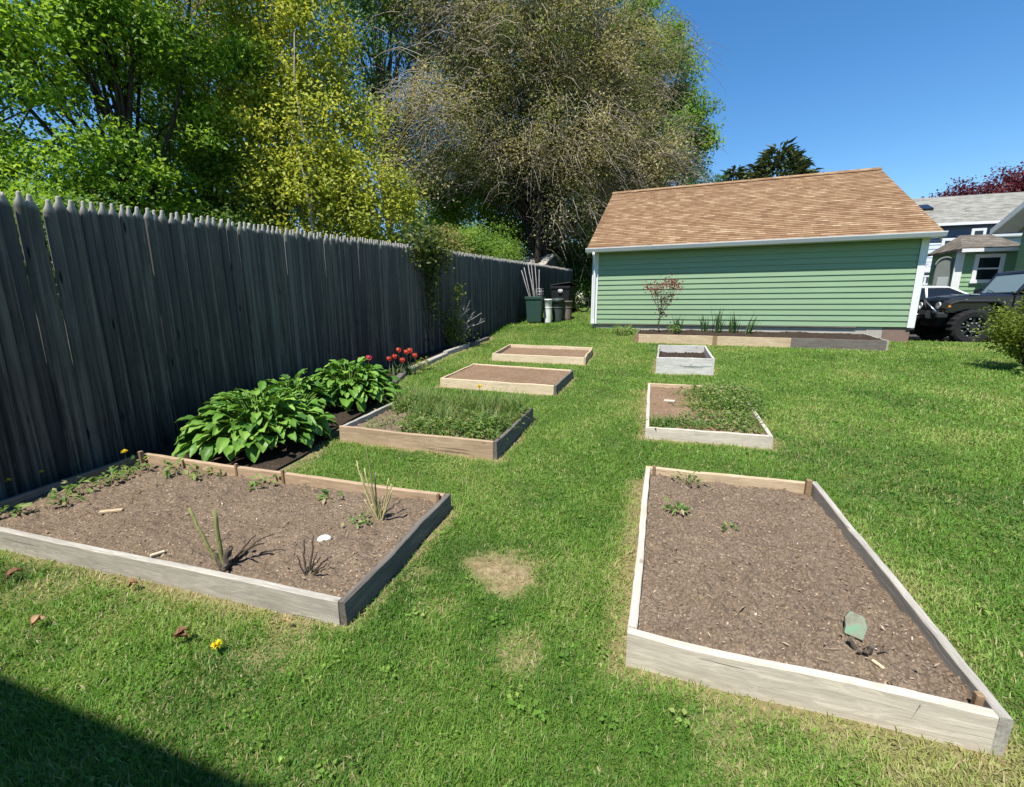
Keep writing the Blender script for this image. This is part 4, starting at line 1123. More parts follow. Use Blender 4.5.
def make_garage():
    gx, gy, gz, gw, gh, dep, rh, oh, rot = -2.038, 15.033, 1.01, 8.666, 2.29, 4.648, 5.147, .33, -.054
    D = 2 * dep
    root = empty('garage', (gx, gy, gz), rot, 'green clapboard garage with tan shingle roof and white corner boards', 'garage')
    e = .157
    for nm, T, w, gable in (('wall', Matrix.Identity(4), gw, False), ('wall', Matrix.Translation((gw, 0, 0)) @ Matrix.Rotation(R(90), 4, 'Z'), D, True),
                            ('wall', Matrix.Translation((gw, D, 0)) @ Matrix.Rotation(R(180), 4, 'Z'), gw, False), ('wall', Matrix.Translation((0, D, 0)) @ Matrix.Rotation(R(-90), 4, 'Z'), D, True)):
        mb = MB()
        if not gable: lap_wall(mb, w, lambda z: 0, lambda z, w=w: w, gh, e, T)
        else:
            sl = (rh - gh) / (w / 2)
            lap_wall(mb, w, lambda z: max(0, (z - gh) / sl), lambda z, w=w: w - max(0, (z - gh) / sl), rh - .03, e, T)
        # inner sheathing
        vs = [T @ Vector(q) for q in ((0, .004, 0), (w, .004, 0), (w, .004, gh), (0, .004, gh))]
        mb.add(vs, [(0, 1, 2, 3)])
        me = bpy.data.meshes.new(nm); me.from_pydata(mb.v, [], mb.f); me.update()
        link_mesh(nm, me, M['siding_green'], root)
    # corner boards
    for x0, x1 in ((-.012, .17), (gw - .135, gw + .012)):
        mb = MB(); mb.box(x0, x1, -.052, -.032, -.02, gh, ch=.004); mb.build('corner_board', M['white_trim'], root)
    for x0, x1 in ((gw + .002, gw + .034), (-.034, -.002)):
        mb = MB(); mb.box(x0, x1, -.04, .16, -.02, gh, ch=.004); mb.build('corner_board', M['white_trim'], root)
    # foundation: block wall, brown end block, sill line
    mb = MB(); mb.box(.03, gw - 1.0, .03, D - .03, -.55, -.004); mb.build('foundation', M['concrete'], root)
    mb = MB(); mb.box(gw - .62, gw - .03, .012, .5, -.55, -.006, ch=.006); mb.build('foundation_block', M['block_brown'], root)
    mb = MB(); mb.box(gw - 1.0, gw - .625, .018, .5, -.55, -.006, ch=.006); mb.build('foundation_block', M['concrete'], root)
    mb = MB(); mb.box(.02, gw - 1.25, -.03, .0, -.035, -.008, ch=.004); mb.build('sill_board', M['wood_dark'], root)
    # roof slopes: local x along ridge, y up slope
    ang = math.atan2(rh - gh - .08, dep + oh); SL = math.hypot(rh - gh - .08, dep + oh)
    for side in (0, 1):
        mb = MB(); n = int(SL / .145)
        # thin courses, each overlapping the next
        mb.box(-.16, gw + .16, 0, SL, -.075, -.012)
        for i in range(n + 1):
            a = i * .145; b = min(SL, a + .145)
            if b - a < .02: continue
            mb.add([(-.18, a, .006), (gw + .18, a, .006), (gw + .18, b, -.006), (-.18, b, -.006), (-.18, a, -.011), (gw + .18, a, -.011)], [(0, 1, 2, 3), (4, 5, 1, 0)])
        me = bpy.data.meshes.new('roof'); me.from_pydata(mb.v, [], mb.f); me.update()
        o = link_mesh('roof', me, M['shingle_tan'], root)
        if side == 0: o.location = (0, -oh, gh + .10); o.rotation_euler = (ang, 0, 0)
        else: o.location = (gw, D + oh, gh + .10); o.rotation_euler = (ang, 0, math.pi)
    mb = MB(); mb.prism([(-.16, -.055), (0, .035), (.16, -.055), (.16, -.08), (0, .0), (-.16, -.08)], -.19, gw + .19, 'x')
    o = mb.build('ridge_cap', M['shingle_tan'], root); o.location = (0, dep, rh + .035)
    # gutter, soffit, rake boards
    mb = MB(); mb.prism([(-oh - .115, gh + .10), (-oh - .115, gh + .075), (-oh - .075, gh - .02), (-oh + .0, gh - .02), (-oh + .0, gh + .09), (-oh - .015, gh + .09), (-oh - .015, gh + .0), (-oh - .07, gh + .0), (-oh - .10, gh + .08), (-oh - .10, gh + .10)], -.20, gw + .20, 'x')
    mb.build('gutter', M['gutter'], root)
    mb = MB(); mb.box(-.16, gw + .16, -oh + .003, -.045, gh - .018, gh - .002); mb.build('soffit', M['white_trim'], root)
    for xx in (-.185, gw + .155):
        for sgn in (0, 1):
            mb = MB(); mb.box(0, .03, 0, SL, -.21, -.078, ch=.004)
            o = mb.build('rake_board', M['white_trim'], root)
            if sgn == 0: o.location = (xx, -oh, gh + .10); o.rotation_euler = (ang, 0, 0)
            else: o.location = (xx + .03, D + oh, gh + .10); o.rotation_euler = (ang, 0, math.pi)
    # downspout at the left corner
    mb = MB(); mb.tube([(.06, -oh - .05, gh - .02), (.06, -oh - .04, gh - .10), (.06, -.10, gh - .34), (.06, -.085, gh - .45), (.06, -.085, .16), (.06, -.09, .05), (.07, -.22, -.03)], .042, 10)
    mb.build('downspout', M['white_trim'], root)
make_garage()

# ------------------------------------------------------------------ planting in the long bed
def sapling():
    x, y = .10, 13.75; z = zbed('R4', x, y)
    root = empty('maple_sapling', (x, y, z), 0, 'small red leaved maple sapling standing in the long garage bed', 'sapling')
    rs = np.random.default_rng(12)
    pa = []; ra = []; ends = []
    pa.append(np.linspace([0, 0, -.05], [.06, 0, .95], 7) + rs.normal(0, .008, (7, 3))); ra.append(np.linspace(.016, .011, 7))
    for i in range(17):
        a = rs.uniform(0, 6.3); b = np.array([.05, 0, rs.uniform(.5, .95)]); rr = rs.uniform(.08, .44)
        e = b + [rr * math.cos(a), rr * math.sin(a), .15 + rr * 1.1 + rs.uniform(.0, .3)]
        t = np.linspace(0, 1, 7)[:, None]; pa.append(b * (1 - t) + e * t + np.sin(np.pi * t) * [.05 * math.cos(a), .05 * math.sin(a), -.06]); ra.append(np.linspace(.008, .003, 7)); ends.append(e)
    V, F = tubes(np.array(pa), np.array(ra), 5); bulk('trunk', V, F, M['bark_mid'], root)
    Ps = []; T = []
    for e in ends:
        k = 30; q = e - [0, 0, .08] + rs.normal(0, .085, (k, 3)); Ps.append(q); T.append(np.clip(rs.normal(.45 + .35 * (e[2] > 1.25), .22, k), 0, 1))
    Ps.append(np.array([.05, 0, .55]) + rs.normal(0, .09, (40, 3))); T.append(np.full(40, .2))
    P = np.concatenate(Ps); n = len(P)
    V, F = leaves(P, rs.normal(0, 1, (n, 3)) + [0, 0, -.4], rs.normal(0, .6, (n, 3)) + [0, -.4, .8], rs.uniform(.045, .085, n), rs.uniform(.03, .055, n))
    bulk('crown', V, F, M['leaf_sap'], root, tint=np.repeat(np.concatenate(T), 4))
sapling()
for i, (x, y, n, h, lab) in enumerate([(.62, 13.55, 26, .40, 'small clump of iris blades right of the maple sapling'), (1.35, 13.7, 14, .36, 'leftmost iris clump in the middle of the long bed'), (1.72, 13.65, 22, .50, 'tall iris clump in the middle of the long bed'), (2.12, 13.6, 20, .42, 'iris clump right of the tallest one'), (2.48, 13.55, 14, .46, 'rightmost slanting iris clump in the long bed')]):
    rs = np.random.default_rng(30 + i)
    V, F = blades(rs.normal(0, .06, n), rs.normal(0, .04, n), np.zeros(n) - .02, h * 1.35 * rs.uniform(.55, 1.2, n), rs.uniform(.028, .045, n), rs.uniform(0, 6.3, n) if i != 4 else rs.normal(.2, .5, n), np.abs(rs.normal(.16, .12, n)) + (.3 if i == 4 else 0), .15)
    o = bulk('iris', V, F, M['leaf_iris'], loc=(x, y, zbed('R4', x, y)), tint=np.repeat(np.clip(rs.normal(.4, .2, n), 0, 1), 5))
    tag(o, lab, 'iris', 'iris clumps in the long bed')
sprig('weed_plant', 'dark low leafy plant at the foot of the maple sapling', 'weed', (.52, 13.45, zbed('R4', .52, 13.45)), 60, .16, .2, .09, M['leaf_weed'], G, 66)
sprig('weed_plant', 'grassy weed tuft by the corner of the long bed near the downspout', 'weed', (-.95, 14.2, tzf(-.95, 14.2)), 120, .28, .25, .10, M['leaf_weed'], G, 67)

# ------------------------------------------------------------------ bins by the fence
M['bin_green'] = plain('green_bin_plastic', (.020, .055, .042), .5, 0, .4, .2, 4)
M['bin_black'] = plain('black_bin_plastic', (.016, .017, .019), .45, 0, .4, .2, 4)
M['bin_grey'] = plain('dark_grey_green_bin', (.045, .06, .055), .55, 0, .35, .2, 4)
M['drum_white'] = plain('white_plastic_drum', (.66, .66, .62), .5, 0, .3, .1, 5)
M['drum_brown'] = plain('grey_brown_drum', (.17, .14, .12), .7, 0, .2, .2, 5)
M['rubber'] = plain('black_rubber', (.018, .018, .018), .85, 0, .15, .25, 12, .4)
M['wire'] = plain('galvanised_wire', (.34, .34, .34), .45, .7, .5)
M['label_pale'] = plain('pale_emblem', (.4, .4, .4), .6)
def wheelie(label, x, y, rz, m, w=.6, h=1.02, lid=None):
    root = empty('wheeled_bin', (x, y, tzf(x, y)), rz, label, 'bin', 'bins by the fence')
    mb = MB()
    b, t = w * .40, w * .5
    rings = [(b, .05), (b + .01, .12), (t - .01, h - .12), (t - .01, h - .07)]
    def ring(q, z): return [(-q, -q, z), (q, -q, z), (q, q, z), (-q, q, z)]
    vs = []; fs = []
    for q, z in rings: vs += ring(q, z)
    vs += ring(t - .035, h - .07) + ring(b - .02, .12)
    for i in range(len(rings) - 1 + 2):
        for k_ in range(4): fs.append((i * 4 + k_, i * 4 + (k_ + 1) % 4, i * 4 + 4 + (k_ + 1) % 4, i * 4 + 4 + k_))
    fs += [(3, 2, 1, 0), tuple(range(20, 24))]
    mb.add(vs, fs)
    mb.build('body', m, root, bevel=.012)
    mb = MB()
    for (a0, a1, b0, b1) in ((-t - .02, t + .02, -t - .02, -t + .012), (-t - .02, t + .02, t - .012, t + .02), (-t - .02, -t + .012, -t + .013, t - .013), (t - .012, t + .02, -t + .013, t - .013)):
        mb.box(a0, a1, b0, b1, h - .10, h, ch=.006)
    mb.build('rim', m, root)
    mb = MB(); mb.tube([(-t * .8, t + .02, h - .03), (-t * .8, t + .09, h), (t * .8, t + .09, h), (t * .8, t + .02, h - .03)], .014, 8); mb.build('handle', m, root)
    for s in (-1, 1):
        mb = MB(); mb.tube([(s * (t + .005), b, .11), (s * (t - .05), b, .11)], .11, 16); mb.build('wheel', M['rubber'], root)
    if lid == 'closed' or lid == 'ajar':
        mb = MB(); mb.prism([(-t - .03, 0), (t + .03, 0), (t + .02, .035), (t * .3, .075), (-t * .6, .06), (-t - .02, .03)], -t - .03, t + .03, 'x')
        o = mb.build('lid', m, root, bevel=.01); o.location = (0, 0, h + .004)
        if lid == 'ajar': o.location = (0, .02, h + .03); o.rotation_euler = (R(-7), R(-6), 0)
        for s in (-1, 1):
            mb = MB(); mb.tube([(s * .07 - .04, t + .05, h + .01), (s * .07 + .04, t + .05, h + .01)], .016, 8); mb.build('hinge', m, root)
    return root
wheelie('dark green wheeled bin without lid holding a bundle of grey stakes', -4.44, 16.55, .05, M['bin_green'], .64, 1.02)
g = wheelie('black wheeled bin with tilted lid and pale round emblem, at the back', -3.80, 18.9, -.2, M['bin_black'], .86, 1.12, 'ajar')
mb = MB(); mb.lathe([(0, 0), (.11, 0), (.11, .008), (0, .008)], 18); o = mb.build('emblem', M['label_pale'], g); o.location = (.02, -.43, .92); o.rotation_euler = (R(84), 0, 0)
def drum(label, x, y, r, h, m, name='drum', cat='drum', taper=.9, lid=False):
    root = empty(name, (x, y, tzf(x, y)), 0, label, cat)
    mb = MB(); mb.lathe([(0, .0), (r * taper, 0), (r * taper * 1.02, .03), (r * .96, h * .5), (r * .98, h * .93), (r * 1.06, h * .94), (r * 1.06, h * .985), (r * .97, h), (r * .90, h * .99), (r * .86, h * .6), (r * .8, .05), (0, .05)], 22)
    mb.build('body', m, root)
    mb = MB(); mb.lathe([(r * .985, 0), (r * 1.03, .012), (r * 1.03, .03), (r * .985, .042)], 22); mb.build('hoop', m, root, (0, 0, h * .62))
    if lid:
        mb = MB(); mb.lathe([(r * 1.09, 0), (r * 1.09, .03), (r * .8, .07), (.001, .085)], 22); mb.build('lid', m, root, (0, 0, h + .002))
    return root
drum('slim white plastic drum between the green bin and the dark bins', -3.98, 16.75, .16, .92, M['drum_white'])
drum('small dark grey green trash can right of the white drum', -3.70, 17.25, .24, .82, M['bin_grey'], 'trash_can', 'trash can', .82, True)
drum('grey brown drum in front of the black wheeled bin', -3.42, 17.6, .23, .74, M['drum_brown'])
# stakes in the green bin
rs = np.random.default_rng(2)
for i, (tx, ty, tzp, lab) in enumerate([(-.42, .05, 2.02, 'leftmost leaning grey stake in the green bin'), (-.34, .0, 2.12, 'second grey stake from the left in the green bin'), (-.26, .1, 2.28, 'long grey stake in the middle of the leaning bundle'), (-.14, .02, 2.40, 'tallest grey stake of the bundle in the bin'), (-.04, .08, 2.22, 'grey stake right of the tallest in the bin'), (.10, .0, 2.02, 'rightmost upright grey stake in the bin'), (-.20, -.06, 1.95, 'short grey stake at the front of the bundle')]):
    bx, by = -4.40 + i * .03, 16.45 + .03 * (i % 3); bz = tzf(bx, by)
    mb = MB(); p0 = Vector((0, 0, 0)); p1 = Vector((tx * 1.25 - .06 - i * .02, ty, tzp - .13))
    mb.tube([p0, p0.lerp(p1, .5) + Vector((.015 * (-1) ** i, 0, 0)), p1], [.020, .017, .014], 6)
    o = mb.build('garden_stake', M['stick_grey'], None, (bx, by, bz + .13)); tag(o, lab, 'stake', 'grey stakes in the green bin')
mb = MB()
for dz in (0, .11, .22): mb.tube([(.14 * math.cos(a), .10 * math.sin(a), dz) for a in np.linspace(0, 2 * math.pi, 17)], .008, 5)
for a in np.linspace(0, 2 * math.pi, 6)[:-1]: mb.tube([(.14 * math.cos(a), .10 * math.sin(a), -.45), (.14 * math.cos(a), .10 * math.sin(a), .23)], .007, 5)
o = mb.build('wire_cage', M['wire'], None, (-4.27, 16.52, tzf(-4.3, 16.5) + 1.1)); tag(o, 'wire plant cage sticking out of the green bin beside the stakes', 'plant cage')
def hose_frame():
    x, y = -2.95, 19.0; root = empty('metal_cart', (x, y, tzf(x, y)), .3, 'dark round metal frame in shade between the black bin and garage', 'metal cart')
    mb = MB(); mb.tube([(.25 * math.cos(a), 0, .30 + .25 * math.sin(a)) for a in np.linspace(0, 2 * math.pi, 25)], .028, 8); mb.build('wheel', M['rubber'], root)
    mb = MB(); mb.tube([(-.3, .1, .05), (-.15, .05, .55), (.2, .05, .62), (.45, .1, .45)], .02, 8); mb.tube([(0, 0, .3), (-.15, .05, .55)], .014, 6); mb.tube([(0, 0, .3), (.2, .05, .62)], .014, 6)
    mb.build('frame', M['bin_black'], root)
hose_frame()

# ------------------------------------------------------------------ right side: shrub
def shrub():
    x, y = 6.62, 10.2; z = tzf(x, y); rs = np.random.default_rng(4)
    root = empty('shrub', (x, y, z), 0, 'yellow green leafy shrub with bare stems at the right edge of the lawn', 'shrub')
    ns = 34; pa = []; en = []
    for i in range(ns):
        a = rs.uniform(0, 6.3); rr = .86 * math.sqrt(rs.random()); e = np.array([rr * math.cos(a), rr * math.sin(a), 1.30 - .45 * (rr / .72) ** 2 + rs.normal(0, .09)])
        b = np.array([.18 * math.cos(a), .18 * math.sin(a), -.03]); t = np.linspace(0, 1, 6)[:, None]
        pa.append(b * (1 - t) + e * t + np.sin(np.pi * t) * rs.normal(0, .05, 3)); en.append(e)
    V, F = tubes(np.array(pa), np.tile(np.linspace(.011, .004, 6), (ns, 1)), 5); bulk('stem', V, F, M['bark_mid'], root)
    k = 13000; idx = rs.integers(0, ns, k); t = rs.uniform(.42, 1.08, k)[:, None]; E_ = np.array(en)
    P = E_[idx] * np.concatenate([t, t, t], 1) + rs.normal(0, .085, (k, 3)); P[:, 2] = np.maximum(P[:, 2], .22)
    V, F = leaves(P, rs.normal(0, 1, (k, 3)), rs.normal(0, .5, (k, 3)) + [0, -.3, 1], rs.uniform(.035, .075, k), rs.uniform(.02, .035, k))
    tt = np.clip(rs.normal(.45, .2, k) + .3 * (rs.random(ns)[idx] - .5), 0, 1)
    bulk('foliage', V, F, M['leaf_bush'], root, tint=np.repeat(tt, 4))
    k = 30; 
    for j, (xx, yy) in enumerate([(6.2, 9.65), (6.8, 9.6)]):
        sprig('garden_plant', ['low leafy weed in the shade at the foot of the shrub', 'low leafy weed right of the shrub foot'][j], 'plant', (xx, yy, tzf(xx, yy)), 60, .28, .16, .09, M['leaf_weed'], None, 90 + j)
shrub()

# ------------------------------------------------------------------ driveway
def drive():
    k = NT('asphalt'); v = k.coord(); f = k.noise(v, 60, 5, .7); g = k.noise(v, .8, 4)
    m = k.done(k.pbsdf(k.ramp(k.math('ADD', k.math('MULTIPLY', f, .6), k.math('MULTIPLY', g, .4)), [(.3, (.035, .035, .036)), (.7, (.085, .083, .08))]), .9, k.bump(f, .5, .006), .15))
    nx, ny = 30, 30
    xs = np.linspace(6.75, 30, nx); ys = np.linspace(14.95, 24, ny); X, Y = np.meshgrid(xs, ys)
    Z = tz(X, Y) + .03
    i = (np.arange(ny - 1)[:, None] * nx + np.arange(nx - 1)[None, :]).ravel()
    tag(bulk('driveway', np.stack([X, Y, Z], -1).reshape(-1, 3), np.stack([i, i + 1, i + 1 + nx, i + nx], 1), m, smooth=True), kind='structure')
drive()

# ------------------------------------------------------------------ vehicles
M['paint_black'] = plain('black_car_paint', (.012, .014, .022), .18, 0, .6, .05, 1)
M['paint_white'] = plain('white_car_paint', (.78, .79, .80), .25, 0, .5, .03, 1)
M['plastic'] = plain('black_trim_plastic', (.02, .02, .021), .6, 0, .3, .1, 8)
M['chrome'] = plain('bare_metal', (.6, .6, .62), .25, .9, .5)
M['lamp'] = plain('lamp_glass', (.55, .56, .55), .12, .3, .6)
k = NT('tinted_windscreen'); M['windscreen'] = k.done(k.pbsdf((.16, .21, .21), .05, None, .7))
k = NT('amber_lens'); M['amber'] = k.done(k.pbsdf((.6, .2, .02), .2))

def wheel(parent, loc, r, w, spokes=8, m_rim=None, knob=True):
    root = empty('wheel', loc); root.parent = parent
    rw = r * .60
    mb = MB()
    prof = [(rw, -w * .46), (r * .86, -w * .5), (r * .97, -w * .40), (r, -w * .28), (r, w * .28), (r * .97, w * .40), (r * .86, w * .5), (rw, w * .46), (rw * .96, 0), (rw, -w * .46)]
    n = 40; vs = []; fs = []
    for q, yy in prof:
        for k_ in range(n):
            a = 2 * math.pi * k_ / n
            rr = q + (r * .025 * (1 if (k_ // 1) % 2 else -1) if (knob and q > r * .95) else 0)
            vs.append((rr * math.cos(a), yy, rr * math.sin(a)))
    for i in range(len(prof) - 1):
        for k_ in range(n): fs.append((i * n + k_, i * n + (k_ + 1) % n, (i + 1) * n + (k_ + 1) % n, (i + 1) * n + k_))
    mb.add(vs, fs, not knob); mb.build('tyre', M['rubber'], root)
    mb = MB()
    for sg in (1,):
        yo = w * .30
        pr = [(rw, yo + .03), (rw * .93, yo + .03), (rw * .90, yo - .06), (.0001, yo - .06)]
        vs = []; fs = []
        for q, yy in pr:
            for k_ in range(n): vs.append((q * math.cos(2 * math.pi * k_ / n), yy, q * math.sin(2 * math.pi * k_ / n)))
        for i in range(len(pr) - 1):
            for k_ in range(n): fs.append((i * n + k_, i * n + (k_ + 1) % n, (i + 1) * n + (k_ + 1) % n, (i + 1) * n + k_))
        mb.add(vs, fs, True)
        for s in range(spokes):
            a = 2 * math.pi * s / spokes
            T = Matrix.Rotation(a, 4, 'Y')
            mb.box(-r * .055, r * .055, yo - .05, yo + .012, .03, rw * .95, T, .006)
    mb.tube([(0, yo - .06, 0), (0, yo + .03, 0)], rw * .28, 16)
    nb0 = len(mb.f)
    for s in range(spokes):
        a = 2 * math.pi * (s + .5) / spokes
        for q in (.86, .42): mb.tube([(q * rw * math.cos(a), yo - .02, q * rw * math.sin(a)), (q * rw * math.cos(a), yo + .045, q * rw * math.sin(a))], .018, 8)
    o = mb.build('rim', [m_rim or M['plastic'], M['chrome']], root)
    for p in o.data.polygons[nb0:]: p.material_index = 1
    return root

def make_suv():
    x, y = 8.10, 15.85
    root = empty('parked_suv', (x, y, tzf(x, y) + .03), math.pi, 'black lifted off road SUV with flared fenders and a tubular front bumper', 'SUV')
    P = M['paint_black']
    # tub
    mb = MB(); mb.prism([(-.82, .62), (-.82, 1.30), (-.90, 1.335), (-3.20, 1.335), (-3.26, 1.25), (-3.26, .70), (-3.1, .62)], -.78, .78, 'y'); mb.build('body', P, root, bevel=.03)
    # hood and nose
    mb = MB()
    st = [(-.815, .74, 1.34), (-.3, .71, 1.355), (.2, .66, 1.325), (.47, .63, 1.275), (.53, .62, 1.20)]
    vs = []; fs = []
    for xx, hw, zt in st:
        vs += [(xx, -hw, .85), (xx, -hw, zt - .055), (xx, -hw + .07, zt - .01), (xx, 0, zt + .015), (xx, hw - .07, zt - .01), (xx, hw, zt - .055), (xx, hw, .85)]
    for i in range(len(st) - 1):
        for k_ in range(6): fs.append((i * 7 + k_, i * 7 + k_ + 1, i * 7 + 8 + k_, i * 7 + 7 + k_))
    fs += [tuple(range(7)), tuple(range(34, 27, -1))]
    mb.add(vs, fs, False); mb.build('hood', P, root, bevel=.012)
    mb = MB(); mb.box(.10, .16, .655, .69, 1.16, 1.21, ch=.006); mb.build('hood_latch', M['chrome'], root)
    mb = MB(); mb.box(-.15, .05, .60, .66, 1.318, 1.352, ch=.01); mb.build('hood_vent', M['chrome'], root)
    # grille panel
    mb = MB()
    mb.box(.535, .585, -.62, .62, .84, 1.19, ch=.01)
    for i in range(7): mb.box(.586, .60, -.27 + i * .09 - .012 - .02, -.27 + i * .09 - .012, .90, 1.14)
    mb.build('grille', P, root)
    mb = MB()
    for i in range(7): mb.box(.583, .5885, -.27 + i * .09 - .0, -.27 + i * .09 + .05, .91, 1.13)
    mb.build('grille_slots', M['plastic'], root)
    for s in (-1, 1):
        mb = MB(); mb.tube([(.57, s * .44, 1.04), (.615, s * .44, 1.04)], [.105, .095], 20); mb.build('headlight', M['lamp'], root)
        mb = MB(); mb.tube([(.585, s * .56, .90), (.60, s * .56, .90)], .035, 12); mb.build('turn_signal', M['amber'], root)
    # fender flares: flat arches
    def flare(x0, s, nm='fender'):
        top = [(x0 + .66, .98), (x0 + .58, 1.14), (x0 + .42, 1.205), (x0 - .42, 1.205), (x0 - .60, 1.10), (x0 - .70, .86)]
        mb = MB(); vs = []; fs = []
        for (px, pz) in top:
            cx_, cz_ = x0, .5
            d = Vector((cx_ - px, cz_ - pz)).normalized() * .075
            for (yy, q) in ((.60, 0), (.93, 0), (.95, .25), (.93, 1), (.60, 1)):
                vs.append((px + d.x * q, s * yy, pz + d.y * q - (.03 if yy > .7 else 0)))
        for i in range(len(top) - 1):
            for k_ in range(5):
                a = i * 5 + k_; b = i * 5 + (k_ + 1) % 5; fs.append((a, b, b + 5, a + 5))
        fs += [tuple(range(5)), tuple(range(len(vs) - 1, len(vs) - 6, -1))]
        mb.add(vs, fs); mb.build(nm, M['plastic'], root, bevel=.012)
        mb = MB(); mb.tube([(x0 + .60, s * .935, 1.02), (x0 + .60, s * .955, 1.02)], .03, 10); mb.build('side_marker', M['amber'], root)
    for s in (-1, 1):
        flare(0, s); flare(-2.55, s)
    # inner wheel wells / chassis
    mb = MB(); mb.box(-3.2, .55, -.42, .42, .46, .84, ch=.03); mb.build('chassis', M['plastic'], root)
    mb = MB(); mb.tube([(0, -.7, .47), (0, .7, .47)], .05, 10); mb.tube([(-2.55, -.7, .47), (-2.55, .7, .47)], .05, 10); mb.build('axles', M['plastic'], root)
    # bumper and bull bar
    mb = MB(); mb.prism([(.60, .66), (.92, .70), (.95, .80), (.92, .90), (.60, .90)], -.62, .62, 'y'); mb.box(.55, .80, -.88, -.63, .70, .86, ch=.03); mb.box(.55, .80, .63, .88, .70, .86, ch=.03)
    mb.build('front_bumper', M['plastic'], root, bevel=.01)
    mb = MB(); mb.tube([(.86, -.46, .9), (.90, -.42, 1.10), (.88, -.34, 1.20), (.88, .34, 1.20), (.90, .42, 1.10), (.86, .46, .9)], .030, 10); mb.build('bull_bar', M['plastic'], root)
    mb = MB(); mb.tube([(.89, .36, 1.18), (.80, .80, .88)], .022, 8); mb.build('bull_bar_brace', M['chrome'], root)
    for s in (-1, 1):
        mb = MB(); mb.tube([(.95, s * .36, .80), (1.02, s * .36, .80), (1.03, s * .36, .74), (.95, s * .36, .72)], .017, 8); mb.build('tow_hook', M['chrome'], root)
        mb = MB(); mb.tube([(.90, s * .20, .97), (.95, s * .20, .97)], [.07, .075], 14); mb.build('fog_light', M['lamp'], root)
    # windscreen frame + glass
    ang = math.atan2(.34, .60)
    T = Matrix.Translation((-.86, 0, 1.335)) @ Matrix.Rotation(-ang, 4, 'Y')
    mb = MB(); mb.box(-.03, .03, -.74, -.67, 0, .70, T, .01); mb.box(-.03, .03, .67, .74, 0, .70, T, .01); mb.box(-.03, .03, -.668, .668, .62, .70, T, .01); mb.box(-.03, .03, -.668, .668, 0, .06, T, .01)
    mb.build('windscreen_frame', P, root)
    mb = MB(); mb.box(-.006, .006, -.669, .669, .061, .619, T); mb.build('windscreen', M['windscreen'], root)
    mb = MB(); mb.tube([(-.78, .1, 1.37), (-.90, -.45, 1.48)], .010, 6); mb.build('wiper', M['plastic'], root)
    # cabin: roof, pillars, side glass
    mb = MB(); mb.prism([(-1.26, 1.93), (-1.32, 1.99), (-3.15, 1.99), (-3.22, 1.93)], -.73, .73, 'y'); mb.build('roof', M['plastic'], root, bevel=.03)
    for s in (-1, 1):
        for xx in (-2.03, -3.18):
            mb = MB(); mb.box(xx - .07, xx + .05, s * .76 - .03, s * .76 + .03, 1.336, 1.928, ch=.006); mb.build('pillar', P, root)
    for s in (-1, 1):
        for (a, b) in ((-1.93, -1.27), (-3.13, -2.13)):
            mb = MB(); mb.box(a, b, s * .752 - .006, s * .752 + .006, 1.34, 1.926); mb.build('side_window', M['glass_dark'], root)
        mb = MB(); mb.box(-1.98, -1.0, s * .782, s * .80, .74, 1.30, ch=.008)
        d = mb.build('door', P, root)
        mb = MB(); mb.box(-1.88, -1.70, s * .802, s * .83, 1.16, 1.20, ch=.006); mb.build('handle', M['plastic'], d)
        mb = MB(); mb.box(-.98, -.90, s * .83, s * 1.02, 1.36, 1.52, ch=.02); mb.tube([(-.9, s * .79, 1.34), (-.93, s * .88, 1.40)], .02, 8); mb.build('mirror', M['plastic'], root)
    mb = MB(); mb.box(-3.45, -3.27, -.8, .8, .66, .84, ch=.02); mb.build('rear_bumper', M['plastic'], root)
    for s in (-1, 1):
        wheel(root, (0, s * .80, .47), .47, .31).rotation_euler = (0, 0, 0 if s > 0 else math.pi)
        wheel(root, (-2.55, s * .80, .47), .47, .31).rotation_euler = (0, 0, 0 if s > 0 else math.pi)
    sp = wheel(root, (-3.42, .1, 1.1), .44, .29); sp.rotation_euler = (0, 0, R(90)); sp.name = 'spare_wheel'
make_suv()

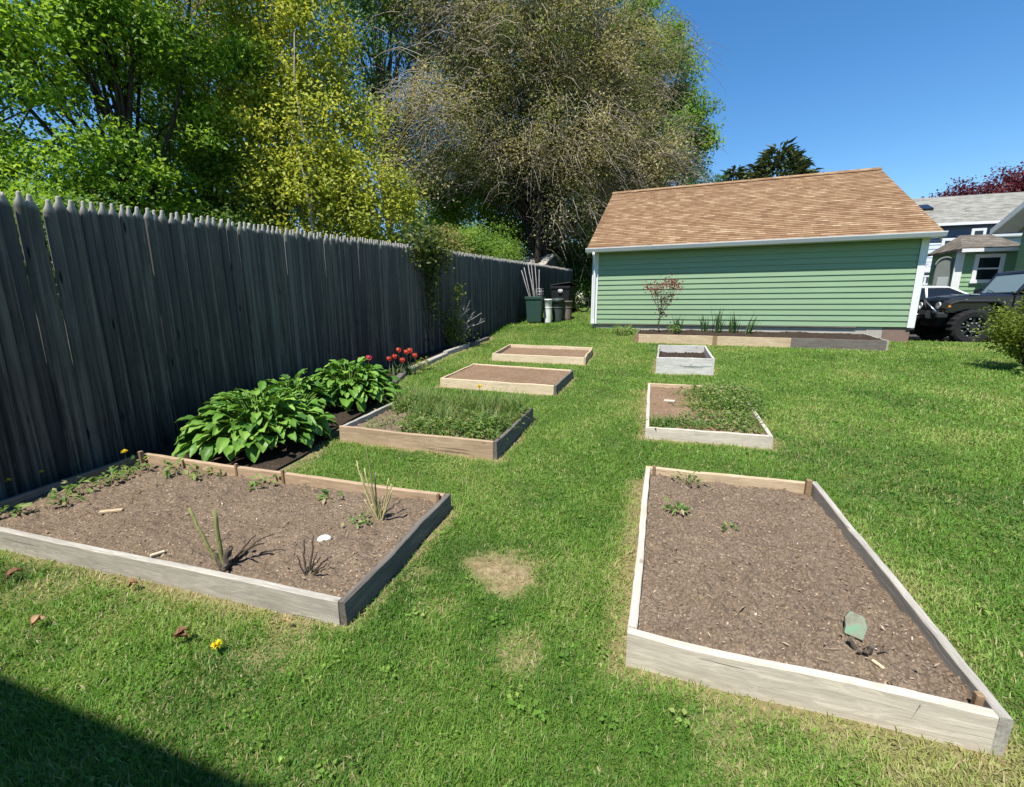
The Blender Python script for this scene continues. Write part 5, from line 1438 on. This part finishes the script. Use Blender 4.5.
def make_car():
    x, y = 8.55, 18.7
    root = empty('parked_car', (x, y, tzf(x, y) + .03), 0, 'white car with dark windows parked behind the black SUV', 'car')
    hw = .88
    # lower body: profile along x (front +x)
    low = [(-1.5, .30), (2.45, .30), (2.55, .55), (2.48, .80), (1.35, 1.02), (-1.45, 1.04), (-1.62, .95), (-1.66, .50)]
    mb = MB(); mb.prism(low, -hw, hw, 'y'); mb.build('body', M['paint_white'], root, bevel=.06)
    # greenhouse: tapered
    def loft(poly, y0, y1, nm, m):
        n = len(poly); mb = MB()
        vs = [(a, -(hw - .03 if z < 1.1 else hw - .2), z) for a, z in poly] + [(a, (hw - .03 if z < 1.1 else hw - .2), z) for a, z in poly]
        fs = [list(range(n)), list(range(2 * n - 1, n - 1, -1))] + [[i, i + n, (i + 1) % n + n, (i + 1) % n] for i in range(n)]
        mb.add(vs, fs); return mb.build(nm, m, root, bevel=.03)
    loft([(-1.48, 1.02), (1.38, 1.0), (.50, 1.46), (-1.2, 1.46)], 0, 0, 'window_glass', M['glass_dark'])
    mb = MB(); mb.prism([(-1.32, 1.463), (.52, 1.463), (.40, 1.525), (-.3, 1.555), (-1.15, 1.53)], -.70, .70, 'y'); mb.build('roof', M['paint_white'], root, bevel=.03)
    for s in (-1, 1):
        for (xa, xb) in ((1.36, .47), (-.18, -.18), (-1.46, -1.22)):
            mb = MB(); mb.tube([(xa, s * (hw - .035), 1.02), (xb, s * .69, 1.47)], .032, 6); mb.build('pillar', M['paint_white'], root)
    for s in (-1, 1):
        mb = MB(); mb.box(-.15, .98, s * (hw + .003) - .006, s * (hw + .003) + .006, .42, .98, ch=.004); d = mb.build('door', M['paint_white'], root)
        mb = MB(); mb.box(-.08, .08, s * (hw + .02) - .012, s * (hw + .02) + .012, .86, .89, ch=.004); mb.build('handle', M['chrome'], d)
        mb = MB(); mb.box(.86, .98, s * (hw + .10) - .09, s * (hw + .10) + .06, 1.02, 1.14, ch=.02); mb.build('mirror', M['paint_white'], root)
        mb = MB(); mb.box(2.30, 2.50, s * .62 - .16, s * .62 + .16, .66, .80, ch=.03); mb.build('headlight', M['lamp'], root)
        for xx in (1.65, -.95):
            wheel(root, (xx, s * (hw - .10), .33), .33, .22, 5, M['chrome'], False).rotation_euler = (0, 0, 0 if s > 0 else math.pi)
make_car()

# ------------------------------------------------------------------ houses on the right
M['siding_blue'] = siding_mat('blue_grey_siding', (.075, .10, .155))
M['siding_pale'] = siding_mat('pale_grey_siding', (.50, .54, .60))
M['siding_sage'] = siding_mat('sage_siding', (.20, .335, .185))
M['grey_wood'] = plain('grey_painted_wood', (.15, .165, .15), .7, 0, .2, .2, 5, .3)
M['panel_grey'] = plain('pale_grey_panel', (.30, .33, .33), .6, 0, .3, .1, 4)
M['soffit_grey'] = plain('grey_soffit', (.45, .45, .43), .7)
def window(parent, x, z, w, h, y=0.0, fw=.09, name='window', mull=True):
    """frame on the plane y facing -y; frame ring, sash bar and glass"""
    mb = MB(); f = fw
    mb.box(x - f, x + w + f, y - .05, y - .0, z + h, z + h + f, ch=.006); mb.box(x - f - .03, x + w + f + .03, y - .07, y, z - f, z, ch=.006)
    mb.box(x - f, x, y - .05, y, z, z + h, ch=.006); mb.box(x + w, x + w + f, y - .05, y, z, z + h, ch=.006)
    if mull: mb.box(x + .001, x + w - .001, y - .04, y - .004, z + h * .47, z + h * .54, ch=.004)
    o = mb.build(name, M['white_trim'], parent)
    mb = MB(); mb.box(x + .001, x + w - .001, y - .028, y - .006, z + .001, z + h - .001); mb.build('pane', M['glass_dark'], o)
    return o
def slope(parent, x0, x1, y0, z0, y1, z1, m, th=.09, name='roof'):
    L = math.hypot(y1 - y0, z1 - z0); mb = MB(); mb.box(0, x1 - x0, 0, L, -th, 0)
    o = mb.build(name, m, parent); o.location = (x0, y0, z0); o.rotation_euler = (math.atan2(z1 - z0, y1 - y0), 0, 0); return o

def green_house():
    X, Y = 10.52, 21.0; Z = tzf(X, Y)
    root = empty('green_house', (X, Y, Z), 0, 'sage green house with a white framed window and brown shingle porch roof', 'house')
    zt = 3.58 - Z
    mb = MB(); lap_wall(mb, 2.6, lambda z: 0, lambda z: 5.0, zt, .16); mb.box(.0, 5.0, .003, 1.6, 0, zt); mb.build('wall', M['siding_sage'], root)
    mb = MB(); mb.box(-.06, .19, -.05, -.024, 0, zt, ch=.005); mb.build('corner_board', M['white_trim'], root)
    window(root, .62, 2.50 - Z, .60, .78, -.022, .13)
    # porch roof with white fascia
    y0_, z0_, y1_, z1_ = -.38, zt + .02, 1.75, zt + .72
    L = math.hypot(y1_ - y0_, z1_ - z0_)
    mb = MB(); mb.prism([(0, 0), (1.87, 0), (1.87, L), (.95, L)], -.09, 0, 'z'); o = mb.build('roof', M['shingle_brown'], root); o.location = (-.12, y0_, z0_); o.rotation_euler = (math.atan2(z1_ - z0_, y1_ - y0_), 0, 0)
    mb = MB(); mb.add([(-.12, y0_ + .004, z0_ - .003), (.83, y1_, z1_ - .003), (-.12, y1_, z0_ - .003), (-.12, y0_ + .004, z0_ - .085), (.83, y1_, z1_ - .085), (-.12, y1_, z0_ - .085)], [(0, 1, 2), (3, 5, 4), (0, 2, 5, 3), (0, 3, 4, 1), (1, 4, 5, 2)]); mb.build('roof', M['shingle_brown'], root)
    mb = MB(); mb.box(-.10, 1.8, -.40, -.36, zt - .12, zt - .0, ch=.004); mb.build('fascia', M['white_trim'], root)
    # main body nearer the drive: ridge along x, gable end facing left
    gx, gy0, gy1 = 11.75 - X, 15.6 - Y, 20.15 - Y
    ze, sl = 4.14 - Z, .50; ym = (gy0 + gy1) / 2; zr = ze + sl * (gy1 - ym)
    mb = MB(); Dp = gy1 - gy0
    lap_wall(mb, Dp, lambda z: max(0, (z - ze) / sl), lambda z: Dp - max(0, (z - ze) / sl), zr - .05, .16, Matrix.Translation((gx, gy1, 0)) @ Matrix.Rotation(R(-90), 4, 'Z'))
    lap_wall(mb, 8.0, lambda z: 0, lambda z: 8.0, ze, .16, Matrix.Translation((gx, gy0, 0)))
    lap_wall(mb, 8.0, lambda z: 0, lambda z: 8.0, ze, .16, Matrix.Translation((gx + 8.0, gy1, 0)) @ Matrix.Rotation(math.pi, 4, 'Z'))
    mb.build('gable_wall', M['siding_sage'], root)
    ov = .72; e0 = .25
    for sgn in (-1, 1):
        ye = ym + sgn * (Dp / 2 + e0); zee = ze - sl * e0 + .16
        P_ = [(ym, zr + .16), (ye, zee), (ye, zee - .10), (ym, zr + .06)]
        mb = MB(); mb.prism(P_, gx - ov, gx + 8.3, 'x'); mb.build('roof', M['shingle_grey'], root)
        P_ = [(ym, zr + .17), (ye, zee + .01), (ye, zee - .20), (ym, zr - .04)]
        mb = MB(); mb.prism(P_, gx - ov - .045, gx - ov - .003, 'x'); mb.build('rake_board', M['white_trim'], root)
        P_ = [(ym, zr + .05), (ye, zee - .105), (ye, zee - .125), (ym, zr + .03)]
        mb = MB(); mb.prism(P_, gx - ov, gx - .03, 'x'); mb.build('soffit', M['soffit_grey'], root)
    mb = MB(); mb.box(gx - .03, gx - .026 + .0, gy0 - .03, gy0 + .12, 0, ze); mb.build('corner_board', M['white_trim'], root)
green_house()

def arch_gate():
    X, Y = 10.02, 21.2; Z = tzf(X, Y)
    root = empty('arched_gate', (X, Y, Z), 0, 'tall grey arched gate with pale door panel between the two houses', 'gate')
    w, h = .52, 2.35
    arc = [(w / 2 + w / 2 * math.cos(a), h + w * .55 * math.sin(a)) for a in np.linspace(0, math.pi, 13)]
    mb = MB(); mb.prism([(-.0, 0), (w, 0)] + arc, 0, .12, 'y'); mb.build('arch_panel', M['grey_wood'], root)
    mb = MB(); mb.box(.10, w - .08, -.03, -.003, .1, 1.95, ch=.006); d = mb.build('door', M['panel_grey'], root)
    mb = MB(); mb.tube([(w - .14, -.07, 1.05), (w - .14, -.03, 1.05)], .025, 8); mb.build('handle', M['chrome'], d)
    mb = MB(); mb.tube([(w / 2 + (w / 2 + .03) * math.cos(a), -.02, h + (w * .55 + .03) * math.sin(a)) for a in np.linspace(0, math.pi, 13)], .035, 6); mb.build('arch_trim', M['grey_wood'], root)
arch_gate()

def blue_house():
    X, Y = 8.6, 28.0; Z = tzf(X, Y)
    root = empty('blue_house', (X, Y, Z), 0, 'blue grey house with pale grey roof, skylight and white balcony rails', 'house')
    zt = 5.45 - Z; Wd = 11.0
    mb = MB(); lap_wall(mb, Wd, lambda z: 0, lambda z: Wd, zt, .2); mb.box(0, Wd, .003, 7.9, 0, zt); mb.build('wall', M['siding_blue'], root)
    slope(root, 1.1, Wd + .3, -.4, zt + .0, 4.0, zt + 2.05, M['shingle_grey'])
    o = slope(root, -Wd - .3, -1.1, -.4, zt, 4.0, zt + 2.05, M['shingle_grey']); o.location = (-.0, 8.4, zt); o.rotation_euler = (o.rotation_euler[0], 0, math.pi)
    mb = MB(); mb.box(1.0, Wd + .3, -.46, -.42, zt - .10, zt + .02, ch=.005); mb.build('fascia', M['white_trim'], root)
    # gable ends
    for xx in (1.2, Wd):
        mb = MB(); mb.prism([(0, zt), (7.9, zt), (3.95, zt + 1.95)], xx - .1, xx, 'x'); mb.build('gable_wall', M['siding_blue'], root)
    # skylight on the roof slope
    a = math.atan2(2.05, 4.4)
    mb = MB(); mb.box(0, .75, 0, .75, .01, .10, ch=.01); o = mb.build('skylight', M['glass_dark'], root); o.location = (4.15, 1.7, zt + 2.1 * .466 + .02); o.rotation_euler = (a, 0, 0)
    # pale wing under the eave
    mb = MB(); mb.box(5.3, 9.2, -.9, -.03, 0, zt - .75); mb.build('wing', M['siding_pale'], root)
    slope(root, 5.2, 9.3, -1.1, zt - .76, -.035, zt - .52, M['panel_grey'], .05)
    # light siding bay at the left with windows and rails
    mb = MB(); lap_wall(mb, 2.9, lambda z: 2.9, lambda z: 5.0, zt - .9, .2, Matrix.Translation((0, -.5, 0))); mb.box(2.9, 5.0, -.497, -.03, 0, zt - .9); mb.build('bay', M['siding_pale'], root)
    window(root, 4.55, 3.35, .40, .6, -.52, .12); window(root, 4.45 + .95, 3.75, .32, .55, -.03 - .9, .11)
    for zz in (2.55, 1.95):
        mb = MB(); mb.box(3.3, 5.0, -1.25, -1.20, zz + .28, zz + .36, ch=.005)
        for i in range(10): mb.box(3.32 + i * .18, 3.40 + i * .18, -1.24, -1.21, zz, zz + .28)
        mb.box(3.25, 5.0, -1.28, -.53, zz - .10, zz - .005, ch=.005)
        mb.build('balcony_rail', M['white_trim'], root)
    mb = MB(); mb.box(3.5, 4.7, -.56, -.523, .2, 1.75, ch=.01); mb.build('garage_door', M['panel_grey'], root)
blue_house()

# ------------------------------------------------------------------ neighbour's shed roof beyond the fence
def shed():
    X, Y = -8.6, 25.0; Z = tzf(X, Y) - .2
    root = empty('shed', (X, Y, Z), -.35, 'weathered grey shed roof showing above the fence under the twiggy tree', 'shed')
    mb = MB(); mb.box(0, 2.6, 0, 2.4, 0, 2.35); mb.build('wall', M['wood_dark'], root)
    for s in (0, 1):
        mb = MB(); mb.box(0, 3.0, 0, 1.75, -.06, 0); o = mb.build('roof', M['wood_grey'], root)
        if s == 0: o.location = (-.2, -.3, 2.35); o.rotation_euler = (R(32), 0, 0)
        else: o.location = (2.8, 2.7, 2.35); o.rotation_euler = (R(32), 0, math.pi)
    for xx in (0, 2.55):
        mb = MB(); mb.prism([(0, 2.35), (2.4, 2.35), (1.2, 3.15)], xx, xx + .05, 'x'); mb.build('gable', M['wood_dark'], root)
shed()

# ------------------------------------------------------------------ house behind the camera (throws the shadow at lower left)
def rear_house():
    root = empty('house', (-9.0, -1.99, 0), 0, 'two storey house whose shadow falls across the lower left lawn', 'house')
    w, D, zt = 10.2, 8.0, 4.75
    mb = MB(); lap_wall(mb, w, lambda z: 0, lambda z: w, zt, .18, Matrix.Translation((w, 0, 0)) @ Matrix.Rotation(math.pi, 4, 'Z'))
    mb.box(0, w, -D, -.003, -.3, zt); mb.build('wall', M['siding_pale'], root)
    for s in (0, 1):
        L = math.hypot(4.35, 2.4); mb = MB(); mb.box(-.3, w + .3, 0, L, -.10, 0); o = mb.build('roof', M['shingle_grey'], root)
        a = math.atan2(2.4, 4.35)
        if s == 0: o.location = (0, -D - .35, zt + .05); o.rotation_euler = (a, 0, 0)
        else: o.location = (w, .35, zt + .05); o.rotation_euler = (a, 0, math.pi)
    for xx in (0, w - .1):
        mb = MB(); mb.prism([(-D, zt), (0, zt), (-D / 2, zt + 2.2)], xx, xx + .1, 'x'); mb.build('gable_wall', M['siding_pale'], root)
    for xx in (1.5, 4.5, 7.5):
        for zz in (1.0, 3.2):
            o = window(root, -.45, 0, .9, 1.2, 0); o.location = (xx, .022, zz); o.rotation_euler = (0, 0, math.pi)
rear_house()

# ------------------------------------------------------------------ trees
def crown_points(rs, lobes, n, shell=.55):
    vol = np.array([l[3] * l[4] * l[5] for l in lobes]); pick = rs.choice(len(lobes), n, p=vol / vol.sum())
    L = np.array(lobes)[pick]
    d = unit(rs.normal(0, 1, (n, 3))); r = (shell + (1 - shell) * rs.random(n) ** .7)[:, None]
    r = np.where(rs.random((n, 1)) < .15, rs.random((n, 1)) ** .5, r)
    return L[:, :3] + d * r * L[:, 3:6]

def tree(name, label, base, lobes, nclump, per, csize, leaf, mat, bark, tr=.2, nlimb=26, trunk_top=.55, group=None, seed=0, cat='tree', flat=.6, lw=.62, up=.9, droop=-.1, tvar=.16, ntr=1, lean=(0, 0)):
    """lobes: world offsets from base (cx,cy,cz,rx,ry,rz)"""
    rs = np.random.default_rng(seed)
    root = empty(name, base, 0, label, cat, group)
    C = crown_points(rs, lobes, nclump)
    ztop = max(l[2] for l in lobes); cx = np.mean([l[0] for l in lobes]); cyy = np.mean([l[1] for l in lobes])
    # trunk and limbs
    mb = MB()
    tt = trunk_top * (ztop + 1)
    trunks = []
    for q in range(ntr):
        ox, oy = (rs.normal(0, .25), rs.normal(0, .25)) if ntr > 1 else (0, 0)
        fx, fy = (rs.normal(0, 1.0), rs.normal(0, 1.0)) if ntr > 1 else lean
        pts = [Vector((ox + fx * t ** 1.4 + rs.normal(0, .05) * (t > 0), oy + fy * t ** 1.4 + rs.normal(0, .05) * (t > 0), -.2 + (tt + .2) * t)) for t in np.linspace(0, 1, 9)]
        rad = [tr * (1.25 if i == 0 else 1) * (1 - .62 * i / 8) / (1.5 if ntr > 1 else 1) for i in range(9)]
        mb.tube(pts, rad, 9); trunks.append((pts, rad))
    order = rs.permutation(nclump)[:nlimb]
    for i in order:
        pts, rad = trunks[rs.integers(0, ntr)]
        k = int(rs.integers(3, 9)); s0 = pts[min(k, 8)]; r0 = rad[min(k, 8)] * rs.uniform(.35, .6)
        e = Vector(C[i]); mid = s0.lerp(e, .5) + Vector((rs.normal(0, .25), rs.normal(0, .25), rs.uniform(-.1, .5)))
        P = [s0, s0.lerp(mid, .5) + Vector(rs.normal(0, .08, 3)), mid, mid.lerp(e, .5) + Vector(rs.normal(0, .1, 3)), e]
        mb.tube(P, [r0, r0 * .8, r0 * .55, r0 * .35, r0 * .15], 6)
    mb.build('trunk', bark, root)
    # leaves
    per = int(per * 3.3); leaf = leaf * .80; csize = csize * .92
    n = nclump * per; idx = np.repeat(np.arange(nclump), per)
    cs = csize * rs.uniform(.55, 1.35, nclump)
    off = np.clip(rs.normal(0, 1, (n, 3)), -1.75, 1.75) * [1, 1, flat] * cs[idx][:, None]
    P = C[idx] + off
    out = unit(off + 1e-6)
    N = unit(out * .5 + np.array([.05, -.55, up]) + rs.normal(0, .42, (n, 3)))
    D = unit(rs.normal(0, 1, (n, 3)) + out * .5 + [0, 0, droop])
    Ls = leaf * rs.uniform(.6, 1.3, n)
    V, F = leaves(P, D, N, Ls, Ls * lw, .15, .1)
    t = np.clip(.5 + rs.normal(0, tvar, nclump)[idx] + rs.normal(0, .12, n) + .5 * (fbm(C[:, 0] * .28 + C[:, 1] * .2 + seed, C[:, 2] * .3, seed, 3)[idx] - .5), 0, 1)
    bulk('crown', V, F, mat, root, tint=np.repeat(t, 4))
    return root, C, rs
#TREES
TG = 'trees beyond the fence'
def at(x, y): return (x, y, tzf(x, y))
tree('maple_tree', 'big bright green maple tree beyond the near end of the fence', at(-14.3, 9.2),
     [(0, 0, 6.6, 2.9, 2.9, 3.0), (-1.3, -1.2, 9.2, 2.8, 2.6, 2.8), (.9, 1.4, 9.6, 2.4, 2.4, 2.6), (-.6, -.9, 4.4, 2.6, 2.4, 1.5), (.4, .3, 12.0, 2.6, 2.6, 2.2)],
     330, 62, .42, .155, M['leaf_maple'], M['bark_dark'], .22, 40, .6, TG, 101, flat=.55)
tree('dark_tree', 'dark open branched tree at the far left edge beyond the fence', at(-18.6, 7.4),
     [(0, 0, 5.2, 3.0, 3.0, 2.6), (.3, .3, 8.6, 3.0, 3.0, 2.4), (-1, -2, 4.2, 2.5, 2.5, 1.6)], 95, 44, .38, .15, M['leaf_blue'], M['bark_dark'], .2, 60, .62, TG, 102, flat=.5)
tree('dark_tree', 'shaded dark green tree between the bright maple and the yellow green tree', at(-16.6, 13.2),
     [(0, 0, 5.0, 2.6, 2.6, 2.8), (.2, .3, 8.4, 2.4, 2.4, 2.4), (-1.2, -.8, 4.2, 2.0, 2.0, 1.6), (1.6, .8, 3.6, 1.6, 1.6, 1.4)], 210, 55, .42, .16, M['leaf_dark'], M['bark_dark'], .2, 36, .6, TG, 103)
tree('yellow_green_tree', 'tall yellow green tree with thin pale trunks beyond the middle of the fence', at(-11.3, 12.7),
     [(0, 0, 4.0, 2.7, 2.5, 1.9), (-.1, .1, 6.6, 2.5, 2.3, 2.2), (-.4, .1, 9.4, 1.9, 1.8, 2.2), (-.3, .1, 12.2, 1.6, 1.6, 1.9), (1.6, .9, 4.4, 1.7, 1.6, 1.7)],
     520, 46, .36, .15, M['leaf_yellow'], M['bark_pale'], .10, 60, .80, TG, 104, flat=.8, ntr=4, lw=.6)
yt = [o for o in bpy.data.objects if o.name.startswith('yellow_green_tree')][0]
mb = MB(); mb.tube([(.7, -.8, 0), (1.25, -1.3, 2.4), (1.42, -1.62, 4.0), (1.3, -1.6, 4.9), (.95, -1.5, 5.8), (.5, -1.2, 6.5)], [.05, .042, .034, .028, .022, .012], 7)
mb.tube([(.6, -.6, 1.2), (1.0, -1.0, 4.6), (1.15, -1.3, 6.2), (1.1, -1.42, 7.3), (1.2, -1.35, 8.6)], [.04, .034, .028, .024, .012], 7); mb.tube([(.6, -.7, .4), (.2, -1.3, 3.2), (-.4, -1.6, 4.4)], [.035, .024, .012], 7)
mb.build('limb', M['bark_pale'], yt)
tree('blue_green_tree', 'tall loose blue green tree high behind the yellow green tree', at(-14.4, 22.2),
     [(0, 0, 13.5, 3.2, 3.2, 3.2), (1.3, .8, 17.0, 3.4, 3.0, 2.6), (-2, -1, 16.5, 3, 3, 2.6), (.5, 0, 9.5, 2.4, 2.4, 2.2)], 190, 42, .52, .21, M['leaf_blue'], M['bark_mid'], .25, 44, .7, TG, 105, flat=.8)
tree('olive_tree', 'dull olive green tree showing high between maple and yellow green tree', at(-20.2, 16.2),
     [(0, 0, 11.4, 3.4, 3.2, 3.0), (.5, .8, 14.5, 3.2, 3, 2.6), (-1.8, -1.4, 12.6, 2.6, 2.6, 2.4), (1.2, 1.6, 8.2, 2.4, 2.2, 2.2)], 230, 45, .50, .19, M['leaf_olive'], M['bark_dark'], .26, 44, .7, TG, 106)
tree('bright_tree', 'rounded bright green tree far left beyond the maple', at(-24.0, 10.6), [(0, 0, 5.2, 3.4, 3.2, 2.8), (-.5, -1, 8.6, 3.0, 3.0, 2.2), (1.5, 3.2, 4.4, 2.6, 2.6, 2.2)], 110, 45, .45, .2, M['leaf_maple'], M['bark_dark'], .25, 36, .6, TG, 107)
# the big twiggy tree
def twig_tree():
    base = at(-6.6, 25.0)
    lobes = [(-4.6, -2.6, 9.2, 3.0, 2.8, 2.4), (-2.0, -1.2, 12.2, 2.6, 2.6, 2.2), (1.6, 0, 8.4, 3.2, 2.8, 2.3), (1.6, .2, 12.8, 3.0, 2.8, 2.5), (4.9, 2.0, 8.0, 2.8, 2.4, 2.6), (-.8, 0, 16.4, 4.0, 3.2, 2.6), (-5.6, -3.4, 6.4, 2.0, 1.8, 1.5), (2.2, .4, 4.9, 2.0, 1.6, 1.9), (4.2, 1.6, 12.4, 2.6, 2.4, 2.4), (5.9, 2.6, 6.4, 1.7, 1.5, 1.2), (-1.4, -.6, 7.6, 2.2, 2, 1.6), (-4.8,-2.4,14.4,2.6,2.4,2.2)]
    root, C, rs = tree('twiggy_tree', 'huge grey brown twiggy tree behind the fence end and garage roof', base, lobes, 760, 58, .62, .155, M['leaf_haze'], M['bark_dark'], .34, 95, .42, TG, 108, flat=.8, tvar=.26, ntr=3)
    n = 6400
    idx = rs.integers(0, len(C), n)
    p0 = C[idx] + rs.normal(0, .55, (n, 3))
    cen = np.array([0, 0, 8.0])
    out = unit((C[idx] - cen) * [1, 1, .4] + rs.normal(0, 2.2, (n, 3)))
    L = rs.uniform(.7, 2.3, n)[:, None]
    t = np.linspace(0, 1, 6)[None, :, None]
    up0 = rs.uniform(-.1, .6, n)[:, None, None]
    paths = p0[:, None, :] + out[:, None, :] * L[:, None, :] * t * [1, 1, .5] + np.array([0, 0, 1.]) * L[:, None, :] * (up0 * t - .75 * t * t)
    paths = paths + rs.normal(0, .03, paths.shape)
    rad = np.linspace(.015, .005, 6)[None, :] * rs.uniform(.6, 1.5, n)[:, None]
    V, F = tubes(paths, rad, 3)
    bulk('twigs', V, F, M['twig'], root)
twig_tree()
tree('olive_tree', 'tall olive tree standing close behind the twiggy tree', at(-8.0, 34.0), [(0, 0, 9, 5, 3, 4), (-4, -1, 12, 4, 3, 4), (2.5, 0, 13, 4.5, 3, 4), (-1, 0, 18, 5, 3, 4), (-6, -2, 17, 3, 3, 3)], 420, 60, .7, .26, M['leaf_olive'], M['bark_dark'], .32, 60, .6, TG, 112)
tree('bright_tree', 'bright green tree rising behind the twiggy tree above the garage roof', at(-.1, 33.5),
     [(.2, 0, 11.4, 2.9, 2.8, 2.8), (-1.6, 0, 15.6, 3.1, 2.8, 3.3), (-3.6, 0, 18.6, 2.8, 2.8, 3.0), (1.9, .4, 12.6, 1.6, 1.6, 1.7), (-3.5, 0, 11, 3, 3, 4)], 330, 58, .52, .25, M['leaf_mid'], M['bark_dark'], .32, 40, .6, TG, 109)
tree('bright_tree', 'sunlit green tree glimpsed under the twiggy branches behind the fence', at(-11.6, 28.5), [(0, 0, 6.2, 3.4, 3.0, 2.4), (2.6, 1.2, 5.4, 2.4, 2.2, 1.9), (-2.0, -1, 8, 2.6, 2.4, 2.0)], 190, 48, .5, .22, M['leaf_maple'], M['bark_dark'], .25, 30, .6, TG, 110)
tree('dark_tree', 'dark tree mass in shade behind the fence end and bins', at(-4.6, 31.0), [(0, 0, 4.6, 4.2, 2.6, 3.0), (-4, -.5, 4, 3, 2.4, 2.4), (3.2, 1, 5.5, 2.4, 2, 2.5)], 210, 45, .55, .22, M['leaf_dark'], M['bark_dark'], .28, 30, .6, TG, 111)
# dark undergrowth shrubs just beyond the fence
for i, (x, y, r, h, mt, lab) in enumerate([(-10.6, 5.6, 1.7, 3.0, 'dark', 'dark bush hugging the fence near its left end'), (-13.4, 6.9, 1.9, 3.9, 'maple', 'bright bush rising just above the leftmost pickets'), (-12.6, 10.6, 1.7, 3.7, 'dark', 'dark bush below the bright maple crown'), (-9.8, 13.6, 1.6, 3.4, 'yellow', 'yellowish bush under the yellow green tree'),
                                  (-9.6, 18.2, 1.8, 3.6, 'olive', 'olive bush behind the fence left of the vine'), (-9.6, 20.8, 1.8, 3.9, 'mid', 'bright bush behind the fence right of the vine'), (-7.4, 20.4, 1.2, 3.3, 'mid', 'small bright bush behind the fence above the rose bush')]):
    tree('bush', lab, at(x, y), [(0, 0, h * .62, r, r, h * .40), (rng.normal(0, .5), rng.normal(0, .5), h * .85, r * .6, r * .6, h * .22)], 80, 55, .38, .14, M['leaf_' + mt], M['bark_mid'], .08, 24, .5, 'bushes beyond the fence', 120 + i, 'bush', ntr=3)
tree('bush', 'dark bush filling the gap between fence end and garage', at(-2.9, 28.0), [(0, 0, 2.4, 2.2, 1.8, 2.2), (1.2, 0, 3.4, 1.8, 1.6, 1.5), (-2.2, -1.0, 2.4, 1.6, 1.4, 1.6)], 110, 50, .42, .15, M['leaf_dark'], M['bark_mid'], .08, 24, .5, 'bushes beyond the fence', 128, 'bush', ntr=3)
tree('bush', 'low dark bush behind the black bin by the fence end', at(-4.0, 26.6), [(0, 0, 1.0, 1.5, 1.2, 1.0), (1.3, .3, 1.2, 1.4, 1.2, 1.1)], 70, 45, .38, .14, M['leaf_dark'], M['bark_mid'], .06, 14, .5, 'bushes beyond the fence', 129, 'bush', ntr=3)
# distant trees on the right
def conifer(label, base, h, r, n, seed, m='pine'):
    rs = np.random.default_rng(seed)
    root = empty('conifer_tree', base, 0, label, 'tree', 'distant trees')
    mb = MB(); mb.tube([(0, 0, -.2), (0, 0, h * .5), (0, 0, h * .98)], [.3, .18, .03], 8); mb.build('trunk', M['bark_dark'], root)
    q = rs.random(n) ** .62; z = h * (1 - q) * .92 + h * .06; q2 = 1 - (z / h)
    a = rs.uniform(0, 6.28, n); lay = .62 + .38 * np.sin(z * 4.2 + np.round(a * 1.3) * 1.7) ** 2
    rr = r * np.clip(q2 * 2.3, .05, 1) ** .7 * lay * rs.uniform(.35, 1.05, n) ** .6
    P = np.stack([rr * np.cos(a), rr * np.sin(a), z + rr * .12], 1)
    D = np.stack([np.cos(a), np.sin(a), rs.normal(.25, .35, n)], 1) + rs.normal(0, .3, (n, 3))
    V, F = leaves(P, D, np.tile([0, 0, 1.], (n, 1)) + rs.normal(0, .4, (n, 3)), rs.uniform(.45, .9, n), rs.uniform(.16, .28, n), .2, .2)
    bulk('crown', V, F, M['leaf_' + m], root, tint=np.repeat(np.clip(rs.normal(.5, .22, n), 0, 1), 4))
conifer('large dark conifer peeking over the middle of the garage roof', (9.2, 45, .8), 14.2, 4.6, 11000, 1)
conifer('smaller rounded dark conifer just left of the large one', (5.9, 45.5, .8), 12.9, 2.2, 5000, 2)
tree('dark_tree', 'small dark green treetop over the left part of the garage roof', (3.2, 45, .8), [(0, 0, 10.8, 1.9, 1.8, 1.9), (-1.2, 0, 9.6, 1.8, 1.8, 1.9)], 60, 45, .4, .25, M['leaf_blue'], M['bark_dark'], .2, 12, .6, 'distant trees', 131)
tree('red_maple', 'dark red leaved maple behind the pale roof of the blue house', (24.4, 44, .75), [(0, 0, 8.0, 4.2, 3.6, 2.6), (-3.0, 0, 7.2, 2.4, 2.2, 2.0), (3.0, 0, 8.4, 4.0, 3.4, 2.4), (-.4, 0, 4.8, 3.5, 3, 2)], 230, 50, .55, .26, M['leaf_red'], M['bark_dark'], .3, 30, .6, 'distant trees', 132)
tree('dark_tree', 'tiny green treetop between garage roof and blue house', (18.2, 46, .8), [(0, 0, 8.0, 1.6, 1.6, 1.5), (0, 0, 5, 2, 2, 2)], 40, 45, .4, .25, M['leaf_yellow'], M['bark_dark'], .2, 10, .6, 'distant trees', 133)
for i, (x, y) in enumerate([(34, 30), (40, 44), (30, 60), (14, 66), (-8, 60), (-26, 46), (-36, 30), (-40, 14), (-30, 4)]):
    tree('far_tree', 'distant full green tree', at(x, y), [(0, 0, 5.4, 4.5, 4.2, 3.2), (1, 0, 8.4, 3.4, 3.2, 2.4)] if x > 10 else [(0, 0, 6.4, 5, 4.6, 4.2), (1, 0, 11, 4, 3.6, 3.2)], 90, 40, .8, .4, M['leaf_dark' if i % 2 else 'leaf_blue'], M['bark_dark'], .3, 12, .55, 'background trees', 140 + i)
